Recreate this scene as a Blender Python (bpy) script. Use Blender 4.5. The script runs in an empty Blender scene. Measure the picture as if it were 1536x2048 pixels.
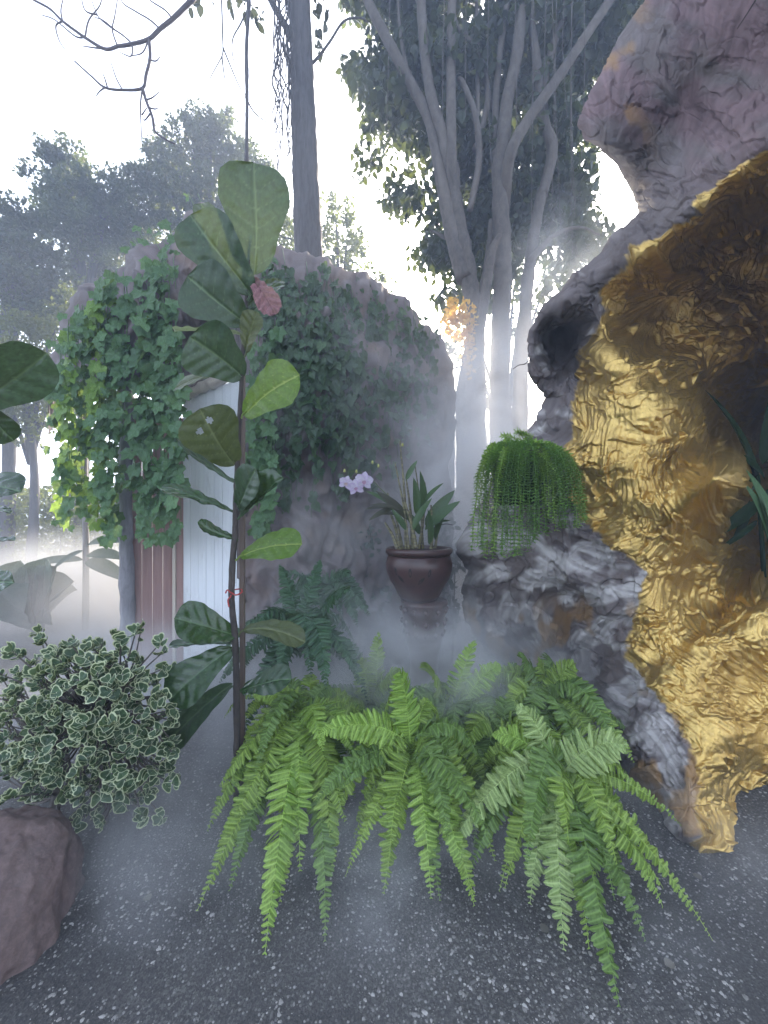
import bpy, math, random
import numpy as np
from mathutils import Vector, Matrix
random.seed(7); RS = np.random.RandomState(11)
C = bpy.context.scene
CH = 1.35; FP = 800.0                      # camera height, focal length in photo pixels
# ---------------------------------------------------------------- camera, sky, sun, exposure
cd = bpy.data.cameras.new('camera'); cam = bpy.data.objects.new('camera', cd); C.collection.objects.link(cam)
cam.location = (0, 0, CH); cam.rotation_euler = (math.radians(90), 0, 0)
cd.sensor_fit = 'HORIZONTAL'; cd.sensor_width = 36; cd.lens = 36*FP/1536; cd.clip_start = .02; cd.clip_end = 2000
C.camera = cam
SUN_EL, SUN_AZ = math.radians(27), math.radians(14)    # azimuth from +Y towards +X
w = bpy.data.worlds.new('World'); C.world = w; w.use_nodes = True
nt = w.node_tree; sky = nt.nodes.new('ShaderNodeTexSky'); sky.sky_type = 'NISHITA'; sky.sun_disc = False
sky.sun_elevation = SUN_EL; sky.sun_rotation = SUN_AZ; sky.dust_density = 3.0; sky.air_density = 1.0; sky.ozone_density = 2.0
bg = nt.nodes['Background']; bg.inputs['Strength'].default_value = .15
hs = nt.nodes.new('ShaderNodeHueSaturation'); hs.inputs['Saturation'].default_value = .55
nt.links.new(sky.outputs[0], hs.inputs['Color']); nt.links.new(hs.outputs[0], bg.inputs['Color'])
sd = bpy.data.lights.new('sun', 'SUN'); sd.energy = 3.4; sd.angle = math.radians(3); sd.color = (1, .86, .68)
so = bpy.data.objects.new('sun', sd); C.collection.objects.link(so)
sdir = Vector((math.sin(SUN_AZ)*math.cos(SUN_EL), math.cos(SUN_AZ)*math.cos(SUN_EL), math.sin(SUN_EL)))
so.rotation_euler = sdir.to_track_quat('Z', 'Y').to_euler(); so.location = sdir*20
C.view_settings.view_transform = 'Standard'; C.view_settings.look = 'None'
C.view_settings.exposure = 2.38; C.view_settings.gamma = 1
cy = C.cycles
cy.max_bounces = 8; cy.diffuse_bounces = 3; cy.glossy_bounces = 2; cy.transmission_bounces = 3; cy.volume_bounces = 3
cy.transparent_max_bounces = 8; cy.volume_step_rate = 4; cy.volume_max_steps = 48
cy.use_adaptive_sampling = True; cy.adaptive_threshold = .012; cy.use_denoising = True
cy.caustics_reflective = False; cy.caustics_refractive = False; cy.sample_clamp_indirect = 4

# ---------------------------------------------------------------- placing helpers
def P(px, py, Y): return np.array([(px-768)/FP*Y, Y, CH-(py-1024)/FP*Y])
def G(px, py, z=0.): return P(px, py, (CH-z)*FP/(py-1024))
def nrm(a):
    a = np.asarray(a, float); return a/np.maximum(np.linalg.norm(a, axis=-1, keepdims=True), 1e-9)
_p = RS.permutation(256); _perm = np.concatenate([_p, _p, _p])
_g = np.array([[1,1,0],[-1,1,0],[1,-1,0],[-1,-1,0],[1,0,1],[-1,0,1],[1,0,-1],[-1,0,-1],[0,1,1],[0,-1,1],[0,1,-1],[0,-1,-1]], float)
def noise(x, y, z=0.):
    x, y, z = np.broadcast_arrays(np.asarray(x, float), np.asarray(y, float), np.asarray(z, float))
    xi, yi, zi = np.floor(x).astype(int), np.floor(y).astype(int), np.floor(z).astype(int)
    xf, yf, zf = x-xi, y-yi, z-zi; xi &= 255; yi &= 255; zi &= 255
    f = lambda t: t*t*t*(t*(t*6-15)+10)
    u, v, q = f(xf), f(yf), f(zf)
    def gr(i, j, k):
        h = _perm[_perm[_perm[(xi+i) & 255]+((yi+j) & 255)]+((zi+k) & 255)] % 12
        g = _g[h]; return g[..., 0]*(xf-i)+g[..., 1]*(yf-j)+g[..., 2]*(zf-k)
    l = lambda a, b, t: a+t*(b-a)
    return l(l(l(gr(0,0,0), gr(1,0,0), u), l(gr(0,1,0), gr(1,1,0), u), v), l(l(gr(0,0,1), gr(1,0,1), u), l(gr(0,1,1), gr(1,1,1), u), v), q)
def fbm(x, y, z=0., o=4):
    s = 0; a = 1.
    for k in range(o): s = s+a*noise(x, y, z); x = x*2.03+9.1; y = y*2.03+3.7; z = z*2.03+1.3; a *= .5
    return s
def ss(a, b, x): t = np.clip((x-a)/(b-a), 0, 1); return t*t*(3-2*t)

# ---------------------------------------------------------------- materials
def mat(name): m = bpy.data.materials.new(name); m.use_nodes = True; return m, m.node_tree, m.node_tree.nodes['Principled BSDF']
def nd(nt, typ, ins=None, **kw):
    n = nt.nodes.new(typ)
    for k, v in kw.items(): setattr(n, k, v)
    for k, v in (ins or {}).items():
        if isinstance(v, bpy.types.NodeSocket): nt.links.new(v, n.inputs[k])
        else: n.inputs[k].default_value = v
    return n
def c4(c): return (c[0], c[1], c[2], 1)
def mixc(nt, f, a, b):
    n = nt.nodes.new('ShaderNodeMix'); n.data_type = 'RGBA'
    for i, v in ((0, f), (6, a), (7, b)):
        if isinstance(v, bpy.types.NodeSocket): nt.links.new(v, n.inputs[i])
        else: n.inputs[i].default_value = c4(v) if i > 0 else v
    return n.outputs[2]
def attr(nt, name): return nd(nt, 'ShaderNodeAttribute', attribute_name=name).outputs['Fac']
def rng(nt, v, a, b, c=0., d=1.):
    n = nd(nt, 'ShaderNodeMapRange', {0: v, 1: a, 2: b, 3: c, 4: d}); return n.outputs[0]
def noi(nt, scale, detail=4, rough=.55, vec=None, dist=0.):
    ins = {'Scale': scale, 'Detail': detail, 'Roughness': rough, 'Distortion': dist}
    if vec is not None: ins['Vector'] = vec
    return nd(nt, 'ShaderNodeTexNoise', ins).outputs['Fac']
def ocoord(nt, sc=(1, 1, 1)):
    o = nd(nt, 'ShaderNodeTexCoord').outputs['Object']
    return nd(nt, 'ShaderNodeMapping', {'Vector': o, 'Scale': sc}).outputs[0]
def leafmat(name, a, b, m=None, rough=.45, tr=.3, vary=25, mr=(.5, .9), spec=.4):
    """a..b by leaf ('rnd'), marking colour m where attribute 'm' is high"""
    mt, nt, bs = mat(name)
    col = mixc(nt, attr(nt, 'rnd'), a, b)
    n = noi(nt, vary, 3)
    col = mixc(nt, rng(nt, n, .35, .75), col, tuple(x*.6 for x in a))
    if m is not None: col = mixc(nt, rng(nt, attr(nt, 'm'), mr[0], mr[1]), col, m)
    nt.links.new(col, bs.inputs['Base Color']); bs.inputs['Roughness'].default_value = rough
    bs.inputs['Specular IOR Level'].default_value = spec
    nt.links.new(nd(nt, 'ShaderNodeBump', {'Height': n, 'Strength': .25, 'Distance': .004}).outputs[0], bs.inputs['Normal'])
    tn = nd(nt, 'ShaderNodeBsdfTranslucent', {'Color': mixc(nt, .35, col, (.5, .6, .1))})
    mx = nd(nt, 'ShaderNodeMixShader', {0: tr, 1: bs.outputs[0], 2: tn.outputs[0]})
    nt.links.new(mx.outputs[0], nt.nodes['Material Output'].inputs[0]); return mt
def barkmat(name, a, b, sc=(14, 14, 3), rough=.85, bump=.5, k=1):
    mt, nt, bs = mat(name); v = ocoord(nt, sc)
    n = noi(nt, 1.5*k, 6, .65, v, .6); n2 = noi(nt, 3, 3)
    col = mixc(nt, rng(nt, n, .3, .7), a, b); col = mixc(nt, rng(nt, n2, .5, .8, 0, .5), col, tuple(min(1, x*1.6) for x in b))
    nt.links.new(col, bs.inputs['Base Color']); bs.inputs['Roughness'].default_value = rough
    nt.links.new(nd(nt, 'ShaderNodeBump', {'Height': n, 'Strength': bump, 'Distance': .02}).outputs[0], bs.inputs['Normal']); return mt
def flat(name, a, rough=.5, metal=0, b=None, sc=20):
    mt, nt, bs = mat(name); n = noi(nt, sc, 4)
    nt.links.new(mixc(nt, rng(nt, n, .3, .75), a, b or tuple(x*.7 for x in a)), bs.inputs['Base Color'])
    bs.inputs['Roughness'].default_value = rough; bs.inputs['Metallic'].default_value = metal
    nt.links.new(nd(nt, 'ShaderNodeBump', {'Height': n, 'Strength': .15, 'Distance': .01}).outputs[0], bs.inputs['Normal']); return mt

# ---------------------------------------------------------------- mesh helpers; a shape is (V, [F...], {attr: array})
def build(name, shapes, m, parent=None, smooth=True, loc=None):
    if isinstance(shapes, tuple): shapes = [shapes]
    Vs, faces, off, at = [], [], 0, {}
    keys = set(k for s in shapes for k in s[2])
    for V, Fs, A in shapes:
        V = np.asarray(V, float); Vs.append(V)
        for F in Fs: faces.append(np.asarray(F, np.int64)+off)
        for k in keys: at.setdefault(k, []).append(np.broadcast_to(np.asarray(A.get(k, 0.), float), (len(V),)))
        off += len(V)
    V = np.concatenate(Vs)
    me = bpy.data.meshes.new(name); me.vertices.add(len(V))
    org = np.zeros(3)
    if loc is not None: org = np.asarray(loc, float)
    elif parent is None: org = np.array([V[:, 0].mean(), V[:, 1].mean(), V[:, 2].min()])
    W = org if parent is None else np.array(parent.location)
    me.vertices.foreach_set('co', (V-W).astype(np.float32).ravel())
    idx = np.concatenate([f.ravel() for f in faces]); tot = np.concatenate([np.full(len(f), f.shape[1]) for f in faces])
    st = np.concatenate([[0], np.cumsum(tot)[:-1]])
    me.loops.add(len(idx)); me.loops.foreach_set('vertex_index', idx.astype(np.int32))
    me.polygons.add(len(tot)); me.polygons.foreach_set('loop_start', st.astype(np.int32)); me.polygons.foreach_set('loop_total', tot.astype(np.int32))
    me.polygons.foreach_set('use_smooth', np.full(len(tot), smooth))
    me.update(calc_edges=True); me.validate()
    for k, v in at.items():
        a = me.attributes.new(k, 'FLOAT', 'POINT'); a.data.foreach_set('value', np.concatenate(v).astype(np.float32))
    me.materials.append(m)
    o = bpy.data.objects.new(name, me); C.collection.objects.link(o)
    if parent is not None: o.parent = parent
    else: o.location = org
    return o
def sub(name, shapes, m, part, thing, **k):
    """a sub-part of a part whose own origin is its thing's origin"""
    o = build(name, shapes, m, thing, **k); o.parent = part; return o
def thing(name, label, cat, loc=(0, 0, 0), group=None):
    o = bpy.data.objects.new(name, None); C.collection.objects.link(o); o.location = tuple(float(x) for x in loc); o.empty_display_size = .1
    o['label'] = label; o['category'] = cat
    if group: o['group'] = group
    return o
def tag(o, label=None, cat=None, group=None, kind=None):
    for k, v in (('label', label), ('category', cat), ('group', group), ('kind', kind)):
        if v: o[k] = v
    return o
def spline(pts, n):
    pts = np.asarray(pts, float); q = np.vstack([2*pts[0]-pts[1], pts, 2*pts[-1]-pts[-2]])
    t = np.linspace(0, len(pts)-1-1e-6, n); i = t.astype(int); f = (t-i)[:, None]
    a, b, c, d = q[i], q[i+1], q[i+2], q[i+3]
    return .5*((2*b)+(-a+c)*f+(2*a-5*b+4*c-d)*f**2+(-a+3*b-3*c+d)*f**3)
def tube(pts, rad, n=None, k=8, wob=0., seed=0., at=None):
    n = n or max(2, len(pts)*4); rad = np.atleast_1d(np.asarray(rad, float))
    c = spline(pts, n) if len(pts) > 1 else pts
    r = np.interp(np.linspace(0, 1, n), np.linspace(0, 1, len(rad)), rad) if len(rad) > 1 else np.full(n, rad[0])
    T = nrm(np.gradient(c, axis=0)); h = np.array([0, 0, 1.]) if abs(T[0, 2]) < .9 else np.array([1., 0, 0])
    N = nrm(np.cross(T, np.where(np.abs(T[:, 2:3]) < .95, np.array([0, 0, 1.]), np.array([0, 1., 0])))) if False else None
    Ns = []; a = nrm(np.cross(T[0], h))
    for i in range(n):
        a = nrm(a-T[i]*np.dot(a, T[i])); Ns.append(a)
    N = np.array(Ns); B = np.cross(T, N); th = np.linspace(0, 2*np.pi, k, endpoint=False)
    R = r[:, None]*np.ones(k)
    if wob: R = R*(1+wob*noise(np.cos(th)[None]*1.3+seed, np.sin(th)[None]*1.3+3, np.arange(n)[:, None]*.5))
    V = (c[:, None]+R[..., None]*(N[:, None]*np.cos(th)[None, :, None]+B[:, None]*np.sin(th)[None, :, None])).reshape(-1, 3)
    i, j = np.meshgrid(np.arange(n-1), np.arange(k), indexing='ij'); j2 = (j+1) % k
    F = np.stack([i*k+j, i*k+j2, (i+1)*k+j2, (i+1)*k+j], -1).reshape(-1, 4)
    V = np.vstack([V, c[0], c[-1]]); jj = np.arange(k); m = n*k
    cap = np.vstack([np.stack([np.full(k, m), (jj+1) % k, jj], -1), np.stack([np.full(k, m+1), (n-1)*k+jj, (n-1)*k+(jj+1) % k], -1)])
    return (V, [F, cap], dict(at or {}))
def lathe(prof, c, k=48, sq=(1, 1)):
    prof = np.asarray(prof, float); th = np.linspace(0, 2*np.pi, k, endpoint=False); n = len(prof)
    V = np.stack([c[0]+prof[:, 0:1]*np.cos(th)*sq[0], c[1]+prof[:, 0:1]*np.sin(th)*sq[1], c[2]+prof[:, 1:2]+0*th], -1).reshape(-1, 3)
    i, j = np.meshgrid(np.arange(n-1), np.arange(k), indexing='ij'); j2 = (j+1) % k
    return (V, [np.stack([i*k+j, i*k+j2, (i+1)*k+j2, (i+1)*k+j], -1).reshape(-1, 4)], {})
def box(a, b):
    a, b = np.minimum(a, b), np.maximum(a, b)
    V = [(x, y, z) for x in (a[0], b[0]) for y in (a[1], b[1]) for z in (a[2], b[2])]
    return (np.array(V), [np.array([(0,1,3,2),(4,6,7,5),(0,4,5,1),(2,3,7,6),(0,2,6,4),(1,5,7,3)])], {})
def gridF(n, m): 
    i, j = np.meshgrid(np.arange(n-1), np.arange(m-1), indexing='ij')
    return np.stack([i*m+j, (i+1)*m+j, (i+1)*m+j+1, i*m+j+1], -1).reshape(-1, 4)
def leaf_t(prof, rows=5, cols=3, fold=.15, curl=.1, wave=0.):
    """template leaf: base at 0, along +Y to 1, width from prof(t), normal +Z"""
    t = np.linspace(0, 1, rows); s = np.linspace(-1, 1, cols); T, S = np.meshgrid(t, s, indexing='ij')
    W = prof(T)*S; Z = -np.abs(W)*fold*-1-curl*T**2+wave*np.sin(T*17+S)*np.abs(S)
    return np.stack([W, T, Z], -1).reshape(-1, 3), gridF(rows, cols), np.abs(S).ravel()
def polar_t(ang, rad, rings=(0, .5, .78, 1), cup=.15, cen=.25):
    """template leaf drawn as an outline round a point (lobed, heart, fan shapes); ang 0 = tip (+Y)"""
    ang = np.radians(ang); V = []; m = []
    for q in rings:
        for a, r in zip(ang, rad):
            V.append((math.sin(a)*r*q, cen+math.cos(a)*r*q, cup*(r*q)**2-.06*math.cos(a*5)*q)); m.append(q)
    k = len(ang); F = [(i*k+j, i*k+(j+1) % k, (i+1)*k+(j+1) % k, (i+1)*k+j) for i in range(len(rings)-1) for j in range(k)]
    return np.array(V), np.array(F), np.array(m)
def scatter(tm, pos, dr, nm, sc, rnd=None, wsc=1.):
    V0, F0, m0 = tm; pos = np.asarray(pos, float); N = len(pos)
    d = nrm(np.broadcast_to(dr, (N, 3))); n = np.broadcast_to(nm, (N, 3)); s = nrm(np.cross(d, n)); n = np.cross(s, d)
    sc = np.broadcast_to(sc, (N,)); wsc = np.broadcast_to(wsc, (N,))
    L = V0[None]*sc[:, None, None]
    V = pos[:, None]+L[..., 0:1]*wsc[:, None, None]*s[:, None]+L[..., 1:2]*d[:, None]+L[..., 2:3]*n[:, None]
    F = (F0[None]+(np.arange(N)*len(V0))[:, None, None]).reshape(-1, F0.shape[1])
    rnd = RS.rand(N) if rnd is None else np.broadcast_to(rnd, (N,))
    return (V.reshape(-1, 3), [F], {'rnd': np.repeat(rnd, len(V0)), 'm': np.tile(m0, N)})
def rv(n): return nrm(RS.randn(n, 3))
OV = leaf_t(lambda t: .30*np.sin(np.pi*np.clip(t, 0, 1)**.85)**.8, 5, 3, .3, .15)
OVF = leaf_t(lambda t: .33*np.sin(np.pi*np.clip(t, .001, .999)**.9), 3, 3, .3, .12)
IVY = polar_t([0, 14, 32, 52, 66, 95, 118, 140, 165, 180, 195, 220, 242, 265, 294, 308, 328, 346],
              [.76, .58, .47, .60, .52, .43, .50, .43, .34, .18, .34, .43, .50, .43, .52, .60, .47, .58])
HEART = polar_t([0, 20, 45, 75, 105, 135, 160, 180, 200, 225, 255, 285, 315, 340], [.78, .52, .43, .41, .42, .42, .34, .15, .34, .42, .42, .41, .43, .52])
FAN = polar_t([0, 22, 38, 55, 80, 120, 180, 240, 280, 305, 322, 338], [.50, .63, .68, .60, .40, .24, .29, .24, .40, .60, .68, .63], (0, .45, .70, .76, 1), .30, .28)
FAN[2][[0, 6, 12, 18]] = .86

# ---------------------------------------------------------------- ground
def ground():
    n = 220
    gx = np.concatenate([-np.geomspace(900, 4.2, 25), np.linspace(-4, 4, n), np.geomspace(4.2, 900, 25)])
    gy = np.concatenate([np.linspace(-3, 6, n), np.geomspace(6.2, 1500, 35)])
    X, Y = np.meshgrid(gx, gy, indexing='ij')
    Z = .012*fbm(X*1.5, Y*1.5, 0, 3)*np.exp(-(np.abs(X)+np.abs(Y-2))/12)
    mt, nt, bs = mat('dark_aggregate'); o = ocoord(nt)
    big = noi(nt, 1.1, 4, .6, o); fine = noi(nt, 160, 3, .6, o)
    base = mixc(nt, rng(nt, big, .35, .7), (.030, .029, .029), (.070, .067, .064)); base = mixc(nt, rng(nt, fine, .45, .75), base, (.10, .095, .09))
    vo = nd(nt, 'ShaderNodeTexVoronoi', {'Vector': o, 'Scale': 95.}); 
    wn = nd(nt, 'ShaderNodeSeparateColor', {0: vo.outputs['Color']})
    sp = nd(nt, 'ShaderNodeMath', {0: rng(nt, vo.outputs['Distance'], .28, .42, 1, 0), 1: rng(nt, wn.outputs[0], .72, .78)}, operation='MULTIPLY').outputs[0]
    sp = nd(nt, 'ShaderNodeMath', {0: sp, 1: rng(nt, wn.outputs[1], 0, 1, .25, 1)}, operation='MULTIPLY').outputs[0]
    v2 = nd(nt, 'ShaderNodeTexVoronoi', {'Vector': o, 'Scale': 170.}); w2 = nd(nt, 'ShaderNodeSeparateColor', {0: v2.outputs['Color']})
    s2 = nd(nt, 'ShaderNodeMath', {0: rng(nt, w2.outputs[0], .50, .62), 1: rng(nt, big, .42, .6, .1, .75)}, operation='MULTIPLY').outputs[0]
    base = mixc(nt, s2, base, mixc(nt, w2.outputs[1], (.06, .058, .055), (.22, .21, .195)))
    nt.links.new(mixc(nt, sp, base, (.34, .33, .31)), bs.inputs['Base Color']); bs.inputs['Roughness'].default_value = .75
    b1 = nd(nt, 'ShaderNodeBump', {'Height': fine, 'Strength': .6, 'Distance': .006})
    b2 = nd(nt, 'ShaderNodeBump', {'Height': sp, 'Strength': .6, 'Distance': .004, 'Normal': b1.outputs[0]})
    nt.links.new(b2.outputs[0], bs.inputs['Normal'])
    tag(build('ground', (np.stack([X, Y, Z], -1).reshape(-1, 3), [gridF(len(gx), len(gy))], {}), mt, loc=(0, 0, 0)), kind='structure')
ground()
def gravel():
    N = 30000; px = RS.rand(N)*1900-180; u = RS.rand(N)
    Y = .85+2.0*u**1.25; X = (px-768)/FP*Y; keep = noise(X*2.2, Y*2.2, 3)+noise(X*9, Y*9, 5)*.5+.1*RS.randn(N) > -.22; X, Y = X[keep], Y[keep]; N = len(X)
    a = np.linspace(0, 2*np.pi, 6, endpoint=False)
    V0 = np.array([[math.cos(q), math.sin(q), 0] for q in a]+[[.55*math.cos(q+.3), .55*math.sin(q+.3), .5] for q in a]+[[0, 0, .62]])
    F0 = np.array([(i, (i+1) % 6, 6+(i+1) % 6) for i in range(6)]+[(i, 6+(i+1) % 6, 6+i) for i in range(6)]+[(6+i, 6+(i+1) % 6, 12) for i in range(6)])
    s = .0016+.0062*RS.rand(N)**3.2; th = RS.rand(N)*6.3
    V = V0[None]*(1+.35*RS.randn(N, 13, 1)*.5)*s[:, None, None]*np.stack([.7+.6*RS.rand(N), .6+.4*RS.rand(N), .5+.4*RS.rand(N)], -1)[:, None]
    c, q = np.cos(th)[:, None], np.sin(th)[:, None]
    W = np.stack([V[..., 0]*c-V[..., 1]*q+X[:, None], V[..., 0]*q+V[..., 1]*c+Y[:, None], V[..., 2]+(.012*fbm(X*1.5, Y*1.5, 0, 3)*np.exp(-(np.abs(X)+np.abs(Y-2))/12))[:, None]-.0003], -1)
    F = (F0[None]+(np.arange(N)*13)[:, None, None]).reshape(-1, 3)
    mt, nt, bs = mat('pale_chips'); r = attr(nt, 'rnd')
    nt.links.new(mixc(nt, rng(nt, r, .1, 1.), (.10, .095, .09), (.42, .40, .37)), bs.inputs['Base Color']); bs.inputs['Roughness'].default_value = .6
    tag(build('gravel', (W.reshape(-1, 3), [F], {'rnd': np.repeat(RS.rand(N)**1.6, 13)}), mt, smooth=False), kind='stuff')
gravel()

# ---------------------------------------------------------------- sculpted rocks
def rbf(ctrl, X, Y, c=70., val=2):
    p = np.array([(a[0], a[1]) for a in ctrl], float); v = np.array([a[val] for a in ctrl], float)
    k = lambda d2: np.sqrt(d2+c*c)
    A = k(((p[:, None]-p[None])**2).sum(-1)); mu = v.mean(); wt = np.linalg.solve(A+1e-6*np.eye(len(p)), v-mu)
    out = np.full(X.shape, mu)
    for (a, b), q in zip(p, wt): out += q*k((X-a)**2+(Y-b)**2)
    return out
def bil(img, u, v):
    h, w_ = img.shape; u = np.clip(u, 0, w_-1.001); v = np.clip(v, 0, h-1.001); i, j = v.astype(int), u.astype(int); f, g = v-i, u-j
    return (img[i, j]*(1-g)+img[i, j+1]*g)*(1-f)+(img[i+1, j]*(1-g)+img[i+1, j+1]*g)*f
def lic(h, w_, ang, src, L=14):
    """streaks that follow the flow field ang"""
    V, U = np.meshgrid(np.arange(h, dtype=float), np.arange(w_, dtype=float), indexing='ij'); acc = src.copy(); n = 1
    for sg in (1, -1):
        u, v = U.copy(), V.copy()
        for _ in range(L):
            a = bil(ang, u, v); u = u+sg*np.cos(a); v = v-sg*np.sin(a); acc += bil(src, u, v); n += 1
    acc /= n; return acc/acc.std()
def relief(name, ys, xl, xr, ncol, ctrl, disp, R, edge_px, m, back=1.2, top=None, attrs=None, transpose=False, rightround=False, split=None):
    """a rock face: a skin at its own true depth at every point, rounded at the outline and closed backwards"""
    ny = len(ys); L, Rr = xl(ys), xr(ys)
    nb = 14; t = np.linspace(0, 1, ncol)
    PX = L[:, None]+(Rr-L)[:, None]*t[None]
    if split: q = .88; PX = np.where(t[None] < q, L[:, None]+(split-L)[:, None]*t[None]/q, split+(Rr-split)[:, None]*(t[None]-q)/(1-q))
    PY = np.repeat(ys[:, None], ncol, 1)
    if transpose: PXe, PYe = PY, PX
    else: PXe, PYe = PX, PY
    D = rbf(ctrl, PXe, PYe)
    e = np.clip(1-(PX-L[:, None])/edge_px, 0, 1); add = R*(1-np.sqrt(np.maximum(0, 1-e**2)))
    if rightround: e2 = np.clip(1-(Rr[:, None]-PX)/edge_px, 0, 1); add = add+R*(1-np.sqrt(np.maximum(0, 1-e2**2)))
    if top: add = add+top(PXe, PYe)
    D = D+add
    def world(px, py, d): return np.stack([(px-768)/FP*d, d, CH-(py-1024)/FP*d], -1)
    W = world(PXe, PYe, D)
    du = np.gradient(W, axis=1); dv = np.gradient(W, axis=0); N = nrm(np.cross(dv, du))
    N = N*np.where(((W-np.array([0, 0, CH]))*N).sum(-1, keepdims=True) > 0, -1., 1.)
    h, A = disp(PXe, PYe, W)
    W = W+N*h[..., None]
    bt = np.linspace(1, 0, nb)[:-1]                        # skirt that turns behind
    def skirt(edge, sgn):
        dirx = np.array([sgn*1., 0, 0]) if not transpose else np.array([0, 0, -sgn*1.])
        away = nrm(edge-np.array([0, 0, CH]))*np.array([1, 1, 1.])      # turn back and inward, so that the rim stays the rim
        return np.stack([edge+dirx*back*.6*(1-math.cos(q*math.pi/2))+dirx*.04*q+away*back*math.sin(q*math.pi/2) for q in bt], 1)
    W2 = [skirt(W[:, 0], 1), W]; cols = nb-1+ncol
    if rightround: W2.append(skirt(W[:, -1], -1)[:, ::-1]); cols += nb-1
    W3 = np.concatenate(W2, 1)
    AA = {k: np.concatenate([np.repeat(v[:, :1], nb-1, 1), v]+([np.repeat(v[:, -1:], nb-1, 1)] if rightround else []), 1).ravel() for k, v in A.items()}
    F = gridF(ny, cols)
    V = W3.reshape(-1, 3)
    Fs = [F]
    if not split:                                         # close the back
        bidx = np.arange(ny)*cols; eidx = bidx+cols-1
        Fs.append(np.stack([bidx[:-1], bidx[1:], eidx[1:], eidx[:-1]], -1))
    return build(name, (V, Fs, AA), m), W

def rock_material(name):
    mt, nt, bs = mat(name); o = ocoord(nt)
    g, s, pk, wt = attr(nt, 'gold'), attr(nt, 'streak'), attr(nt, 'pink'), attr(nt, 'pale')
    n1 = noi(nt, 5, 5, .6, o, .4); n2 = noi(nt, 90, 4, .65, o)
    grey = mixc(nt, rng(nt, s, -1.6, 2.0), (.12, .10, .096), (.20, .17, .165))
    grey = mixc(nt, rng(nt, n1, .40, .68), grey, (.11, .085, .075))
    grey = mixc(nt, pk, grey, mixc(nt, rng(nt, s, -1.8, 2.2), (.10, .062, .062), (.23, .150, .155)))
    grey = mixc(nt, wt, grey, mixc(nt, rng(nt, s, -1.4, 1.8), (.31, .285, .27), (.50, .47, .445)))
    grey = mixc(nt, rng(nt, attr(nt, 'ochre'), 0, 1, 0, .8), grey, (.34, .19, .06))
    gold = mixc(nt, rng(nt, n1, .3, .75), (.66, .46, .15), (.47, .30, .085))
    gold = mixc(nt, rng(nt, n2, .55, .72, 0, .5), gold, (.88, .64, .26))
    nt.links.new(mixc(nt, g, grey, gold), bs.inputs['Base Color'])
    nt.links.new(rng(nt, g, 0, 1, 0, .85), bs.inputs['Metallic'])
    rg = nd(nt, 'ShaderNodeMath', {0: rng(nt, g, 0, 1, .82, .31), 1: rng(nt, n2, .3, .7, -.05, .12)}, operation='ADD').outputs[0]
    nt.links.new(rg, bs.inputs['Roughness'])
    n3 = noi(nt, 38, 5, .6, o, 1.2)
    b1 = nd(nt, 'ShaderNodeBump', {'Height': n3, 'Strength': .4, 'Distance': .010})
    b2 = nd(nt, 'ShaderNodeBump', {'Height': n2, 'Strength': .6, 'Distance': .005, 'Normal': b1.outputs[0]})
    nt.links.new(b2.outputs[0], bs.inputs['Normal']); return mt
ROCK = rock_material('painted_cement_rock')

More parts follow.
